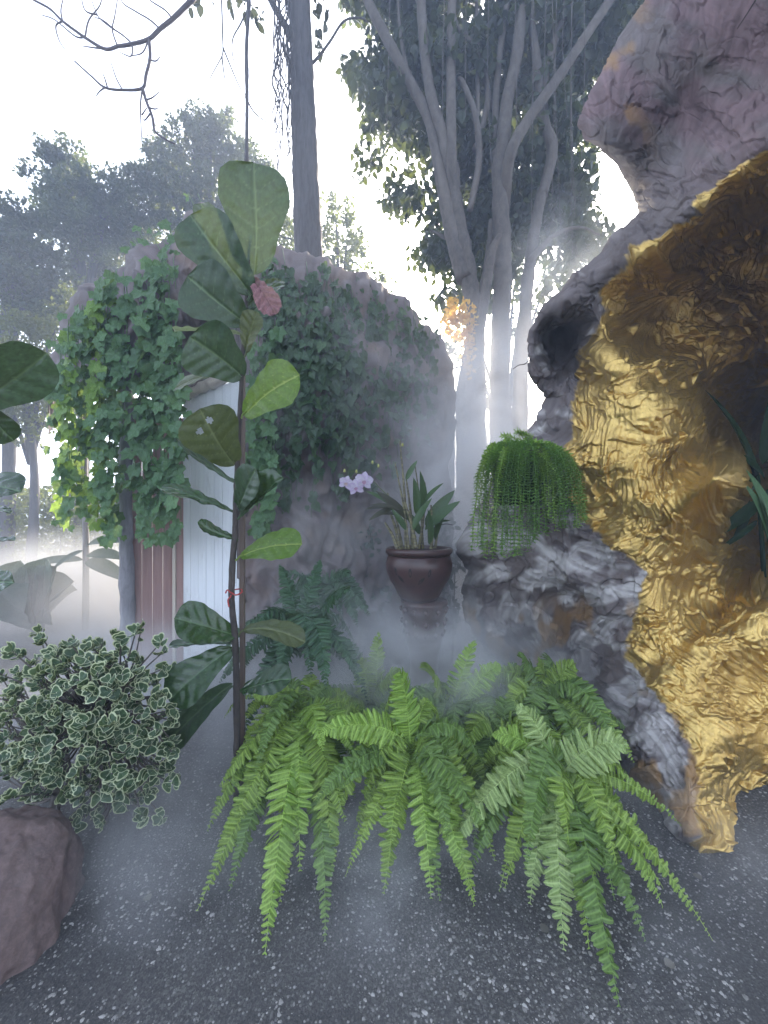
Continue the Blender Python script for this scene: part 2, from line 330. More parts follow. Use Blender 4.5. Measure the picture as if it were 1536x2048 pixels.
def tab(pts): 
    a = np.array(pts, float); return lambda y: np.interp(y, a[:, 0], a[:, 1])
def cave():
    xl = tab([(-1000,1560),(-420,1480),(-200,1390),(-60,1325),(0,1290),(75,1235),(145,1203),(215,1163),(250,1155),(282,1165),(295,1203),(330,1237),(385,1266),(425,1277),(445,1262),(465,1242),(505,1202),(540,1160),(580,1125),(610,1086),(660,1060),(710,1055),(750,1061),(780,1076),(795,1093),(815,1082),(850,1065),(890,1040),(960,990),(1030,950),(1085,914),(1110,912),(1140,934),(1180,922),(1220,924),(1260,944),(1300,975),(1350,1040),(1400,1120),(1450,1180),(1530,1232),(1600,1285),(1680,1345),(1760,1385),(1900,1410)])
    gb = tab([(-420,2600),(270,2100),(285,1600),(300,1536),(335,1465),(375,1410),(410,1385),(425,1400),(450,1345),(500,1265),(540,1235),(580,1200),(620,1215),(660,1185),(700,1165),(760,1160),(830,1140),(900,1130),(960,1140),(1030,1165),(1090,1215),(1110,1250),(1150,1296),(1190,1280),(1250,1265),(1310,1250),(1370,1300),(1440,1352),(1500,1385),(1560,1400),(1640,1395),(1705,1378),(1900,1370)])
    ctrl = [(1290,-350,2.7),(1290,0,2.75),(1200,140,2.75),(1160,250,2.7),(1250,200,2.5),(1350,100,2.35),(1500,0,2.0),(1700,0,1.75),(1500,-300,1.9),(1850,-300,1.5),(1850,100,1.5),
            (1230,320,2.65),(1270,410,2.62),(1320,330,2.5),(1400,250,2.35),(1536,150,1.9),(1536,285,1.55),(1450,350,1.75),(1380,430,1.92),(1320,480,2.08),(1700,200,1.3),(1240,530,2.25),(1160,590,2.38),(1080,650,2.55),(1075,730,2.6),
            (1110,680,2.9),(1135,720,2.95),(1150,660,2.65),
            (1300,570,2.5),(1400,510,2.48),(1470,470,2.42),(1550,440,2.36),(1400,620,2.68),(1530,600,2.85),(1700,450,2.35),(1250,640,2.45),(1200,720,2.38),(1350,720,2.65),(1440,720,2.88),(1500,720,3.1),(1600,760,3.6),
            (1120,830,2.6),(1060,880,2.75),(1180,880,2.35),(1250,850,2.22),(1320,830,2.25),(1300,960,2.12),(1380,900,2.35),(1420,850,2.7),(1468,950,2.02),(1440,1000,1.98),(1500,860,3.7),(1530,930,4.2),(1510,1030,3.6),(1600,980,4.2),
            (1000,1000,2.85),(940,1090,2.72),(930,1160,2.9),(1050,1130,2.50),(1150,1100,2.42),(1200,1060,2.3),(1060,1180,2.62),(1180,1180,2.35),(1280,1180,2.12),(1240,1240,2.25),
            (960,1280,2.95),(1060,1270,2.95),(1140,1300,2.85),(1200,1310,2.42),(1260,1340,2.18),(1180,1450,2.3),(1270,1480,1.95),(1350,1500,1.82),(1260,1610,1.88),(1390,1700,1.58),(1400,1600,1.64),
            (1420,1120,2.4),(1400,1200,2.3),(1330,1180,2.12),(1420,1250,2.12),(1540,1180,2.35),(1700,1200,2.2),(1330,1350,1.98),(1440,1400,1.95),(1540,1350,2.15),(1430,1500,1.76),(1470,1560,1.86),(1540,1560,1.95),(1700,1500,1.95),(1540,1700,1.8),(1800,1100,2.1),(1780,700,2.9),(2000,700,2.3),(2350,700,1.7),(2350,100,1.05),(2350,1400,1.9),(2000,1400,1.9),(2000,100,1.35),(2000,-400,1.0),(1500,-700,1.5),(2350,-800,.8),(1400,-950,1.5),(1400,1900,1.35),(1700,1900,1.6)]  # unseen right wall and overhead rock, off frame, shaped to shade the cave
    # streak image over the rock, following a flow field
    x0, y0, st = 860, -430, 2.2; w_, h = int(1080/st), int(2340/st)
    V, U = np.meshgrid(np.arange(h)*st+y0, np.arange(w_)*st+x0, indexing='ij')
    fl = [(1290,0,95),(1200,200,110),(1400,100,70),(1500,200,55),(1350,380,42),(1200,560,42),(1080,660,60),(1070,740,120),(1450,380,40),(1536,300,40),(1300,600,25),(1400,560,40),(1500,520,60),(1200,700,60),(1350,720,110),(1450,720,60),
          (1080,860,35),(1200,850,80),(1300,850,95),(1250,960,88),(1350,950,105),(1450,960,75),(1440,1050,100),(1300,1050,80),(1380,1150,88),(1330,1250,85),(1500,1200,60),(1540,1300,120),(1330,1350,130),(1400,1450,125),(1480,1450,140),(1390,1600,95),
          (940,1090,30),(1050,1130,-25),(1150,1170,-30),(1250,1200,-35),(960,1220,95),(1100,1260,100),(1250,1340,130),(1300,1480,125),(1220,1500,110),(1290,1600,120),(1536,1550,35),(1700,800,90),(1700,0,60),(1300,-300,90)]
    ang = np.radians(rbf(fl, U, V, 60.))+.8*fbm(U/150, V/150, 4.2, 2)
    r1 = lic(h, w_, ang, noise(U/6, V/6, 1)+.5*noise(U/11, V/11, 8), 22)
    r2 = lic(h, w_, ang, noise(U/21, V/21, 2)+.5*noise(U/11, V/11, 6), 34)
    def disp(X, Y, W):
        g = ss(-5, 6, X-gb(Y)+9*noise(X/19, Y/19, 5)+5*noise(X/7, Y/7, 1))
        a = bil(r1, (X-x0)/st, (Y-y0)/st); b = bil(r2, (X-x0)/st, (Y-y0)/st)
        ef = ss(0, 70, X-xl(Y))*.8+.2
        wv = (.85*Y+.25*X)/120+1.5*fbm(X/95, Y/120, 7.7, 3)+.35*noise(X/26, Y/30, 2); fr = wv-np.floor(wv)
        lip = np.where(fr < .90, (fr/.90)**1.6, 1-ss(.90, 1., fr)); lm = ss(-.12, .28, noise(X/85+3, Y/60, 4.4+np.floor(wv)*1.7))
        big = fbm(X/150, Y/150, 2.2, 2); mid = fbm(X/48, Y/55, 6.1, 3)
        up = ss(-50, 250, 420-Y)*ss(-60, 60, X-1160)          # smoother outer skin above
        sm = 1-.35*up
        pocket = 0
        for (cx, cy_, rx, ry, dd) in ((1400,690,45,60,.05),(1465,945,50,60,.05),(1352,745,34,38,.07),(1290,900,90,110,.05),(1340,1140,60,50,-.09),(1420,1230,70,80,-.05),(1200,660,60,22,-.05),(1350,1010,40,30,.03),(1290,1110,45,35,.03),(1150,1150,55,28,.045),(1040,1100,60,24,.03),(1310,1480,34,40,.03),(1250,480,50,24,.03),(1112,690,26,34,-.10)):
            pocket = pocket+dd*np.exp(-(((X-cx)/rx)**2+((Y-cy_)/ry)**2))
        q1, q2 = fbm(X/70, Y/70, 21, 2), fbm(X/70, Y/70, 31, 2)
        def plate(sx, sy, z, w, wd): n = noise(X/sx+w*q1, Y/sy+w*q2, z)+.12*noise(X/11, Y/11, z+3); return np.tanh(n/wd)-1.2*np.exp(-((n+wd)/(wd*1.1))**2)
        plates = plate(95, 46, 3.3, .8, .03)*ss(-.35, .1, noise(X/90, Y/90, 40.))+.75*plate(60, 34, 8.3, .9, .035)*ss(-.1, .25, noise(X/80, Y/80, 50.))+.7*plate(34, 70, 14.3, .7, .035)*ss(-.1, .3, noise(X/75, Y/95, 60.))
        sw = .35+.65*ss(-.3, .25, noise(X/70, Y/90, 8.8)); knob = ss(.1, .4, noise(X/45, Y/45, 77.))*(.5-np.abs(noise(X/13, Y/13, 5.)))
        hgt = ((.060*big+.010*mid)*ef+(.028*lip*lm+.0080*plates+.0062*np.tanh(a*.8)*sw*(.4+.6*g)+.0040*np.tanh(b)*sw+.022*knob)*sm*(.35+.65*ef)+pocket)*W[..., 1]/2.3
        brush = ss(-.3, 1.2, a+.6*b)
        pink = ss(-80, 160, 380-Y+.0*X)*ss(-.45, .35, fbm(X/110, Y/90, 3.3, 3)+.15)
        pale = ss(-.05, .30, fbm(X/62, Y/50, 9.1, 3)+.16*ss(1000, 1150, Y)-.30*ss(1050, 850, Y))*(1-g)*(.72+.28*brush)*ss(420, 620, Y)
        och = ss(.15, .45, fbm(X/70, Y/120, 6.4, 3)+.05)*ss(1180, 1240, Y)*.9+.9*ss(.15, .5, fbm(X/55, Y/80, 2.4, 2))*ss(460, 300, Y)*ss(1330, 1230, X)
        return hgt, {'gold': g, 'streak': a*.45+b*.35+1.6*mid, 'pink': pink, 'pale': pale, 'ochre': och}
    ys = np.concatenate([np.linspace(-1000, -430, 40), np.linspace(-420, -10, 90), np.linspace(-8, 1780, 1150), np.linspace(1785, 1900, 20)])
    o, W = relief('cave_rock', ys, xl, lambda y: np.full(len(y), 2250.), 740, ctrl, disp, .30, 60, ROCK, back=1.5, split=1600.)
    tag(o, 'huge sculpted cement rock, grey outside with a gold painted cave', 'rock')
    return W
CAVE = cave()

# ---------------------------------------------------------------- rock hut with a wooden door
htop = tab([(106,720),(112,690),(128,648),(150,605),(200,562),(240,530),(262,520),(290,492),(330,474),(360,468),(380,430),(408,410),(430,428),(470,458),(520,480),(560,492),(600,510),(650,522),(700,545),(740,565),(790,590),(830,615),(860,640),(885,680),(905,760)])
hbot = tab([(100,770),(250,770),(330,800),(360,792),(476,748),(482,800),(484,1480),(910,1480)])
HCT = [(110,700,3.7),(200,600,3.35),(150,760,3.35),(290,520,3.35),(400,430,3.6),(560,500,3.6),(700,560,3.8),(860,660,4.3),(300,650,3.1),(270,720,3.2),(400,600,3.25),(400,690,3.5),(350,740,3.45),(450,700,3.45),(520,700,3.25),(600,650,3.15),
       (600,850,3.15),(700,700,3.35),(700,900,3.4),(600,1100,3.15),(700,1100,3.4),(850,800,4.0),(850,1000,4.0),(520,1000,3.35),(490,900,3.5),(600,1400,2.95),(490,1400,3.4),(850,1400,3.8)]
def hut():
    x0, y0, st = 90, 380, 3.; w_, h = int(840/st), int(1140/st)
    V, U = np.meshgrid(np.arange(h)*st+y0, np.arange(w_)*st+x0, indexing='ij')
    ang = math.pi/2+1.4*fbm(U/90, V/110, 3, 2)
    r1 = lic(h, w_, ang, noise(U/10, V/10, 1)+noise(U/17, V/17, 4), 9)
    def disp(X, Y, W):
        a = bil(r1, (X-x0)/st, (Y-y0)/st); wv = Y/70+1.4*fbm(X/70, Y/90, 5.5, 2); fr = wv-np.floor(wv)
        lip = np.where(fr < .88, fr**1.5, 1-ss(.88, 1, fr))
        hg = .10*fbm(X/90, Y/110, 1.2, 3)+.03*fbm(X/30, Y/36, 3.1, 2)+.045*lip*ss(-.1, .3, noise(X/60, Y/60, 9))+.010*a
        pk = ss(-.2, .4, fbm(X/60, Y/80, 6, 2)+.3*ss(660, 520, Y)); pale = ss(.1, .5, fbm(X/40, Y/50, 2, 3))*.15
        return hg*.9, {'gold': X*0, 'streak': a*.5-.4, 'pink': pk*.22, 'pale': pale, 'ochre': .16*ss(.1, .5, fbm(X/60, Y/60, 8, 2))}
    o, W = relief('hut_rock', np.concatenate([np.linspace(106, 476, 150), np.linspace(478, 486, 6), np.linspace(488, 905, 150)]), htop, hbot, 230, HCT, disp, .45, 70, ROCK, back=1.6, transpose=True)
    return tag(o, 'pinkish artificial rock hut overgrown with ivy, around the white door', 'rock hut')
hut()
def hutY(px, py): return float(rbf(HCT, np.array([float(px)]), np.array([float(py)]))[0]+.45*(1-math.sqrt(max(0, 1-np.clip(1-(py-htop(px))/70, 0, 1)**2))))
def planks(name, A, B, z0, za, zb, n, th, m, parent, gap=.004, wav=0.):
    A, B = np.array(A, float), np.array(B, float); d = B-A; L = np.linalg.norm(d); d = d/L; q = np.array([-d[1], d[0]]); q = q if q[1] > 0 else -q; S = []
    for i in range(n):
        a, b = A+d*(L*i/n+gap/2), A+d*(L*(i+1)/n-gap/2); t0, t1 = za+(zb-za)*i/n, za+(zb-za)*(i+1)/n; o = q*(.003*random.random()); c = .0035
        V = []
        for z, s0, s1 in ((z0, 0, 0), (None, 0, 0)):
            for pt, tz in ((a, t0), (b, t1)):
                V.append((*(pt+o), z0 if z is not None else tz+wav*random.uniform(-1, 1)))
            for pt, tz in ((b, t1), (a, t0)):
                V.append((*(pt+o+q*th), z0 if z is not None else tz))
        S.append((np.array(V), [np.array([(0,1,2,3),(4,7,6,5),(0,4,5,1),(1,5,6,2),(2,6,7,3),(3,7,4,0)])], {'rnd': random.random()}))
    return build(name, S, m, parent, smooth=False)
def woodmat(name, a, b, dirt):
    mt, nt, bs = mat(name); v = ocoord(nt, (22, 22, 1.6)); n = noi(nt, 1.6, 6, .65, v, .3); n2 = noi(nt, 2.2, 5, .7, ocoord(nt, (3, 3, 1)))
    col = mixc(nt, rng(nt, n, .3, .75), a, b); col = mixc(nt, rng(nt, attr(nt, 'rnd'), 0, 1, 0, .3), col, b); col = mixc(nt, rng(nt, n2, .55, .8, 0, .7), col, dirt)
    nt.links.new(col, bs.inputs['Base Color']); bs.inputs['Roughness'].default_value = .6
    nt.links.new(nd(nt, 'ShaderNodeBump', {'Height': n, 'Strength': .4, 'Distance': .006}).outputs[0], bs.inputs['Normal']); return mt
def door():
    white = woodmat('white_painted_wood', (.85, .87, .88), (.74, .76, .78), (.42, .40, .38)); pink = woodmat('faded_pink_wood', (.36, .22, .19), (.27, .16, .14), (.16, .12, .10)); cream = woodmat('cream_wood', (.62, .55, .45), (.5, .42, .34), (.3, .25, .2))
    a, b = P(366, 0, 3.62)[:2], P(478, 0, 3.36)[:2]
    t = thing('white_door', 'white plank door with streaky top, right of the pink boards', 'door', (*((a+b)/2), 0))
    zt = lambda px, py, Y: CH-(py-1024)/FP*Y
    planks('door_panel', a, b, 0, zt(366, 800, 3.62), zt(478, 757, 3.36), 7, .035, white, t)
    d = (b-a)/np.linalg.norm(b-a)
    hd = tube([(a[0], a[1]-.02, zt(362, 797, 3.62)), ((a[0]+b[0])/2, (a[1]+b[1])/2-.03, zt(420, 772, 3.5)), (b[0], b[1]-.02, zt(478, 748, 3.36))], [.035, .045, .04], 24, 8, .7)
    build('lintel', hd, cream, t)
    a2, b2 = P(262, 0, 3.50)[:2], P(346, 0, 3.64)[:2]
    t2 = thing('board_wall', 'faded pink board wall with cream corner posts, left of the white door', 'board wall', (*((a2+b2)/2), 0))
    planks('boards', a2, b2, 0, 2.35, 2.35, 4, .03, pink, t2)
    for x0_, x1_, Y0, Y1, hh, mm in ((344, 351, 3.60, 3.60, 2.3, cream), (352, 366, 3.61, 3.61, 2.2, pink), (256, 262, 3.46, 3.47, 2.3, cream)):
        planks('corner_post', P(x0_, 0, Y0)[:2], P(x1_, 0, Y1)[:2], 0, hh, hh, 1, .06, mm, t2)
    pb = barkmat('pale_bark', (.16, .15, .16), (.30, .29, .30))
    o = build('post', tube([G(256, 1330), P(254, 1150, 3.45), P(250, 1000, 3.4), P(252, 850, 3.4), P(250, 740, 3.4)], [.06, .055, .05, .055, .06], 60, 12, .35), pb)
    tag(o, 'rough grey rock post under the hut roof beside the pink boards', 'post')
door()

# ---------------------------------------------------------------- vines
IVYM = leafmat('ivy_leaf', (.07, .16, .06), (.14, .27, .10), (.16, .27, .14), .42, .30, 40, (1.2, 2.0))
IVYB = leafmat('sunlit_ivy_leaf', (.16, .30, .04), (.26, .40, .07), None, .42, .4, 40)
POTH = leafmat('pothos_leaf', (.022, .060, .022), (.060, .125, .045), (.12, .18, .08), .35, .2, 40, (1.2, 2.0))
STEM = flat('green_stem', (.10, .15, .05), .6)
def strand(par, px, top, bot, Yh, tm, m, sz, step, drift=8, lie=True, off=.05):
    n = max(3, int((bot-top)/step)); ys = np.linspace(top, bot, n); xs = px+drift*np.array([noise(px*.13, y/90, 2.) for y in ys]); pts = []
    for x, y in zip(xs, ys):
        Y = Yh
        if lie: Y = min(Yh, hutY(x, y)-off) if y < hbot(x) else Yh
        pts.append(P(x, y, Y))
    pts = np.array(pts); pts[:, 1] = np.convolve(np.pad(pts[:, 1], 1, 'edge'), np.ones(3)/3, 'valid'); S = [tube(pts, [.004, .0025], n*2, 4, at={'rnd': .5})]
    k = int(n*1.5); ti = RS.rand(k)*(n-1); i = ti.astype(int).clip(0, n-2); f = (ti-i)[:, None]; base = pts[i]*(1-f)+pts[i+1]*f
    base = base+np.stack([RS.randn(k)*.25*sz, -np.abs(RS.randn(k))*.35*sz, RS.randn(k)*.2*sz], -1)
    dr = nrm(np.stack([RS.randn(k)*.55, -.15+RS.randn(k)*.25, -1+RS.randn(k)*.25], -1)); nn = nrm(np.stack([RS.randn(k)*.5, -1+RS.randn(k)*.3, .45+RS.randn(k)*.35], -1))
    S.append(scatter(tm, base, dr, nn, sz*(.42+.85*RS.rand(k)), np.clip(.35+.3*RS.randn(k), 0, 1)))
    return build('vine', S, m, par)
def curtains():
    t = thing('ivy_curtain', 'wide pale green ivy curtain hanging from the left end of the hut roof', 'ivy', P(180, 800, 3.2)*np.array([1, 1, 0]))
    for k in range(22):
        px = 112+k*6.6+random.uniform(-3, 3); bot = np.interp(px, [112, 135, 160, 185, 210, 235, 256], [960, 1070, 1000, 1060, 1075, 1090, 900])-random.random()**2*230
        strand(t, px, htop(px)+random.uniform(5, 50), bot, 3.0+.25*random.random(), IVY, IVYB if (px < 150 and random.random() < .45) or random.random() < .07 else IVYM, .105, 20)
    t = thing('ivy_curtain', 'narrow ivy curtain hanging over the pink boards between post and white door', 'ivy', P(330, 800, 3.2)*np.array([1, 1, 0]))
    for px, a, b in ((278,700,1010),(288,560,1040),(296,545,1075),(305,520,1020),(312,530,1085),(320,500,1045),(328,505,1065),(336,540,1000),(345,600,1060),(352,640,1075),(362,680,1040),(300,760,1050),(340,780,1085),(284,610,900)):
        strand(t, px, a, b, 3.02+.12*random.random(), IVY, IVYM, .112, 24)
    t = thing('ivy_curtain', 'ivy strands hanging just right of the tall fig, over the door edge', 'ivy', P(525, 900, 3.0)*np.array([1, 1, 0]))
    for px, a, b in ((498,740,930),(506,690,1000),(515,640,1060),(524,660,1075),(533,650,1045),(541,700,1065),(550,640,1000)):
        strand(t, px, a, b, 3.02+.1*random.random(), IVY, IVYM, .105, 24)
    t = thing('pothos_vines', 'dark leafy creeper covering the right side of the hut rock', 'creeper', P(680, 800, 3.0)*np.array([1, 1, 0]))
    for k in range(62):
        px = 528+k*5.6+random.uniform(-4, 4); top = htop(px)+random.uniform(2, 60); ln = np.interp(px, [520, 560, 640, 690, 740, 800, 870], [430, 560, 500, 430, 380, 340, 260])*random.uniform(.45, 1.0)
        strand(t, px, top, min(top+ln, 1080), 9, HEART, POTH, .085 if px < 720 else .075, 17, 14, off=.07)
    t = thing('ivy_creeper', 'ivy lying over the peak of the hut roof behind the fig leaves', 'ivy', P(360, 480, 3.2)*np.array([1, 1, 0]))
    for px in (268, 284, 300, 316, 330, 345, 470, 485, 500, 515, 535, 400, 412):
        strand(t, px, htop(px)-4, htop(px)+random.uniform(40, 110), 9, IVY, IVYM, .10, 18, 16)
curtains()

# ---------------------------------------------------------------- fiddle-leaf figs
FIGW = lambda t: np.interp(t, [0, .03, .10, .22, .36, .5, .65, .78, .88, .95, .985, 1], [.06, .22, .42, .56, .66, .82, .97, 1, .90, .66, .38, .02])
def fig_leaf(name, B, T, wid, N, m, par, sag=.06, cup=.12, seed=0., stem=None, holes=(), pleat=0., r=.5, bend=0.):
    n, c = 44, 27; B, T = np.array(B), np.array(T); d = T-B; L = np.linalg.norm(d); d /= L; N = nrm(np.array(N)-d*np.dot(N, d)); S = np.cross(d, N)
    t = np.linspace(0, 1, n); s = np.linspace(-1, 1, c); Tt, Ss = np.meshgrid(t, s, indexing='ij')
    W = FIGW(Tt)*(1+.05*noise(Tt*4+seed, Ss*0+seed*3)*1.5)*wid/2
    ph = Tt*6.0-np.abs(Ss)*(1.25)*FIGW(Tt)+.12*noise(Ss*2, Tt*3, seed); fr = ph-np.floor(ph); vein = np.exp(-((fr-.5)/.045)**2)*(np.abs(Ss) < .93)*(Tt < .97); mid = np.exp(-(Ss*W/(.0032))**2)
    vv = np.clip(np.maximum(vein*.85*(1-np.abs(Ss)*.5), mid), 0, 1)
    Z = -sag*L*np.sin(Tt*np.pi*.9)*-1+cup*W*np.abs(Ss)*1.2+(.0030+.003*pleat)*(1-np.cos(fr*2*np.pi))*.5*(np.abs(Ss) > .05)*-1*(1+pleat*1.2)+.02*L*noise(Tt*3+seed, Ss*1.6, seed)+.035*L*np.abs(Ss)**2*noise(Tt*6+seed, np.sign(Ss)*3, seed+5)-.006*mid
    Z = Z-bend*L*Tt**2
    V = B+d*(Tt*L)[..., None]+S*(W*Ss+.03*L*np.sin(Tt*3+seed))[..., None]+N*Z[..., None]
    F = gridF(n, c)
    for (ht, hs, rt, rs) in holes:
        cc = V.reshape(-1, 3); tc, sc = Tt.ravel()[F].mean(1), Ss.ravel()[F].mean(1); F = F[((tc-ht)/rt)**2+((sc-hs)/rs)**2 > 1]
    sh = [(V.reshape(-1, 3), [F], {'m': vv.ravel(), 'rnd': r})]
    if stem is not None: sh.append(tube([stem, (np.array(stem)+B)/2+np.array([0, 0, -.006]), B, B+d*.02], [.006, .0045, .004], 10, 6, at={'m': .6, 'rnd': r}))
    return build(name, sh, m, par)
FIG = leafmat('fig_leaf', (.028, .062, .026), (.045, .095, .038), (.10, .16, .07), .38, .10, 18, (.2, 1.0), .5)
FIGY = leafmat('young_fig_leaf', (.10, .20, .022), (.15, .27, .035), (.34, .42, .10), .30, .42, 18, (.2, 1.0), .5)
FIGG = leafmat('glossy_fig_leaf', (.018, .050, .016), (.040, .090, .025), (.075, .14, .055), .20, .10, 18, (.2, 1.0), .6)
FIGO = leafmat('olive_fig_leaf', (.065, .085, .028), (.09, .11, .034), (.16, .18, .08), .4, .18, 18, (.2, 1.0), .4)
FIGR = leafmat('red_leaf', (.26, .12, .13), (.34, .17, .18), (.16, .06, .07), .5, .12, 12, (.2, 1.0), .4)
FIGP = leafmat('backlit_leaf', (.30, .36, .24), (.35, .42, .28), (.4, .45, .3), .4, .35, 12, (.2, 1.0), .4)  # pale backlight put into the colour of this leaf
DARKBARK = barkmat('dark_bark', (.022, .018, .016), (.075, .06, .05), (20, 20, 10)); STAKEM = woodmat('stake_wood', (.17, .125, .095), (.09, .065, .05), (.05, .04, .035))
def fig():
    Y = 1.75; g = P(470, 0, Y); t = thing('fiddle_leaf_fig', 'tall fiddle leaf fig with big ribbed leaves tied to a stake', 'fig tree', (g[0], Y, 0))
    def q(px, py, dy=0): return P(px, py, Y+dy)
    st = [np.array([q(474, 1500)[0], Y, 0]), q(474, 1480), q(471, 1300, -.01), q(463, 1180), q(470, 1060), q(474, 940), q(481, 800), q(489, 650), q(497, 540), q(505, 470)]
    build('stem', tube(st, [.016, .015, .014, .014, .013, .012, .010, .008, .006, .003], 90, 8, .35, 2), DARKBARK, t)
    up, fr = (0, -.5, .85), (.05, -1, .1)
    D = [  # base, tip, width(px), base dy, tip dy, normal, material, extras
     ((503,548),(512,324),136, 0,-.05,(.1,-1,-.1),FIG,dict(sag=-.02,seed=1,r=.75)),
     ((499,592),(385,428),112, 0,-.10,(.2,-1,-.2),FIG,dict(seed=2,r=.45)),
     ((492,648),(375,552),118, 0,-.13,(.1,-1,.1),FIG,dict(seed=3,r=.1)),
     ((499,556),(552,628),48, 0,-.08,(.1,-1,.2),FIGR,dict(seed=4,pleat=1.,r=.5)),
     ((492,706),(512,622),58, 0,-.08,(-.3,-1,.1),FIGO,dict(seed=5)),
     ((490,668),(347,662),42, .03,.22,(.0,-.25,1),FIGP,dict(seed=6,sag=.03)),
     ((486,757),(380,672),112, 0,-.16,(.1,-1,.0),FIG,dict(seed=7,r=.6)),
     ((481,735),(352,775),58, .02,.10,(.1,-.7,.6),FIGO,dict(seed=8,sag=.05)),
     ((486,828),(600,752),98, 0,-.10,(-.1,-1,.1),FIGY,dict(seed=9,sag=.05,r=.5)),
     ((471,930),(398,818),112, 0,-.14,(.1,-1,.05),FIGO,dict(seed=10,holes=((.72,-.32,.05,.13),(.80,.12,.05,.12)),r=.1)),
     ((470,962),(355,874),34, 0,-.05,(.4,-.6,.9),FIG,dict(seed=11,sag=-.05,r=.6)),
     ((466,1022),(318,978),46, 0,-.10,(.1,-.55,.9),FIGG,dict(seed=12,sag=.04)),
     ((474,1018),(512,938),66, 0,-.12,(-.2,-1,.2),FIG,dict(seed=13,r=.3)),
     ((482,1030),(568,958),62, 0,-.05,(-.4,-.9,.5),FIGG,dict(seed=14,cup=.5)),
     ((474,1078),(398,1040),34, 0,-.08,(.2,-.6,.8),FIGG,dict(seed=15,sag=-.08)),
     ((480,1112),(604,1088),72, 0,-.12,(-.1,-.8,.6),FIGY,dict(seed=16,sag=.05,r=.2)),
     ((474,1266),(348,1240),80, 0,-.16,(.1,-.8,.6),FIGG,dict(seed=17,sag=.04)),
     ((484,1262),(612,1285),52, 0,-.04,(-.1,-.6,.9),FIGO,dict(seed=18,sag=.20,r=.0)),
     ((466,1296),(338,1402),82, 0,-.14,(.2,-.9,.6),FIGG,dict(seed=19,sag=.05,r=.7)),
     ((466,1372),(326,1488),66, .04,.06,(.2,-.9,.6),FIG,dict(seed=20,sag=.05)),
     ((484,1378),(582,1362),60, 0,-.10,(-.1,-.7,.8),FIGG,dict(seed=21,r=.1)),
     ((470,1286),(338,1292),26, .05,.12,(.1,-.4,.9),FIGG,dict(seed=22,r=.1)),
     ((476,560),(398,410),50, .03,.12,(.2,-1,.1),FIG,dict(seed=23,r=.0)),
     ((484,640),(560,560),44, .05,.15,(.0,-1,.4),FIGG,dict(seed=24,r=.0))]
    SP = np.array(st)
    for b, e, wd, db, de, N, m, kw in D:
        B = q(*b, db); z = B[2]; sx = np.interp(-z, -SP[:, 2][::1] if SP[0, 2] > SP[-1, 2] else -SP[::-1, 2], SP[::-1, 0]); S0 = np.array([sx, Y, z-.02])
        fig_leaf('leaf', B, q(*e, de), wd/FP*Y, N, m, t, stem=S0, **kw)
    o = planks('stake', (P(478, 0, 1.79)[0], 1.79), (P(488, 0, 1.79)[0], 1.79), 0, 1.99, 1.99, 1, .022, STAKEM, None); tag(o, 'thin square wooden stake standing close behind the fig stem', 'stake')
    pts = [q(462, 1185, -.02), q(472, 1190, -.03), q(484, 1184, .0), q(480, 1178, .05), q(462, 1182, .03), q(462, 1192, -.02), q(456, 1200, -.03), q(458, 1214, -.03)]
    o = build('tie', [tube(pts, .0032, 40, 6), tube([q(462, 1186, -.03), q(455, 1180, -.04), q(451, 1186, -.03)], .003, 12, 6)], flat('red_string', (.45, .06, .05), .7)); tag(o, 'red string tie knotted round the fig stem and stake', 'tie')
fig()
def edge_plant():
    Y = 1.45; t = thing('fiddle_leaf_fig', 'second fig at the left frame edge with dark backlit leaves', 'fig tree', (P(-60, 0, Y)[0], Y, 0)); q = lambda x, y, d=0: P(x, y, Y+d)
    build('stem', tube([np.array([P(-60, 0, Y)[0], Y, 0]), q(-62, 1200), q(-55, 1000), q(-60, 800), q(-50, 650)], [.018, .014, .012, .01, .005], 50, 8, .3), DARKBARK, t)
    for b, e, wd, d, N, m, kw in (((-58,815),(92,702),104,-.05,(.3,-.8,-.5),FIG,dict(seed=31,r=.9,sag=.08)),((-58,960),(40,985),70,-.1,(.1,-.8,.6),FIGG,dict(seed=32,r=0)),((-58,1100),(24,1082),22,-.1,(.1,-.4,.9),FIGG,dict(seed=33,r=0)),
        ((-58,1180),(26,1168),46,-.1,(.1,-.8,.5),FIGG,dict(seed=34,r=.3)),((-60,1030),(22,1025),24,-.1,(.1,-.5,.9),FIGG,dict(seed=35,r=0)),((-58,800),(30,880),60,.1,(.1,-.8,.3),FIGG,dict(seed=36,r=.0))):
        fig_leaf('leaf', q(*b), q(*e, d), wd/FP*Y, N, m, t, stem=q(b[0]-6, b[1]+6), **kw)
edge_plant()

# ---------------------------------------------------------------- Boston ferns
PIN = []
for k in range(3):
    V, F, m = leaf_t(lambda t: .19*np.interp(t, [0, .06, .2, .6, .85, 1], [.65, 1.1, 1.05, 1.0, .72, .05]), 8, 5, .35, .10+.06*k, .018); V = V.copy()
    V[:, 0] += .10*V[:, 1]**2+.012*np.sin(V[:, 1]*38+k)*np.sign(V[:, 0]); PIN.append((V, F, np.where(m < .1, 1., 0)))
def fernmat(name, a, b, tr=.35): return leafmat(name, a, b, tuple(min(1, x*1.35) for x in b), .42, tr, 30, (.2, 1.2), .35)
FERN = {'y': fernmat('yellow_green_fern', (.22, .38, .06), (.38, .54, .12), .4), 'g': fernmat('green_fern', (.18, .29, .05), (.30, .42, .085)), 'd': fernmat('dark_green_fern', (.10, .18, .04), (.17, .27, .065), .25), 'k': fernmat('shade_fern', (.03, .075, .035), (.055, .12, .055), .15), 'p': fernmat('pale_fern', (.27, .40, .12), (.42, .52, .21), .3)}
RACH = flat('fern_rachis', (.10, .12, .035), .6)
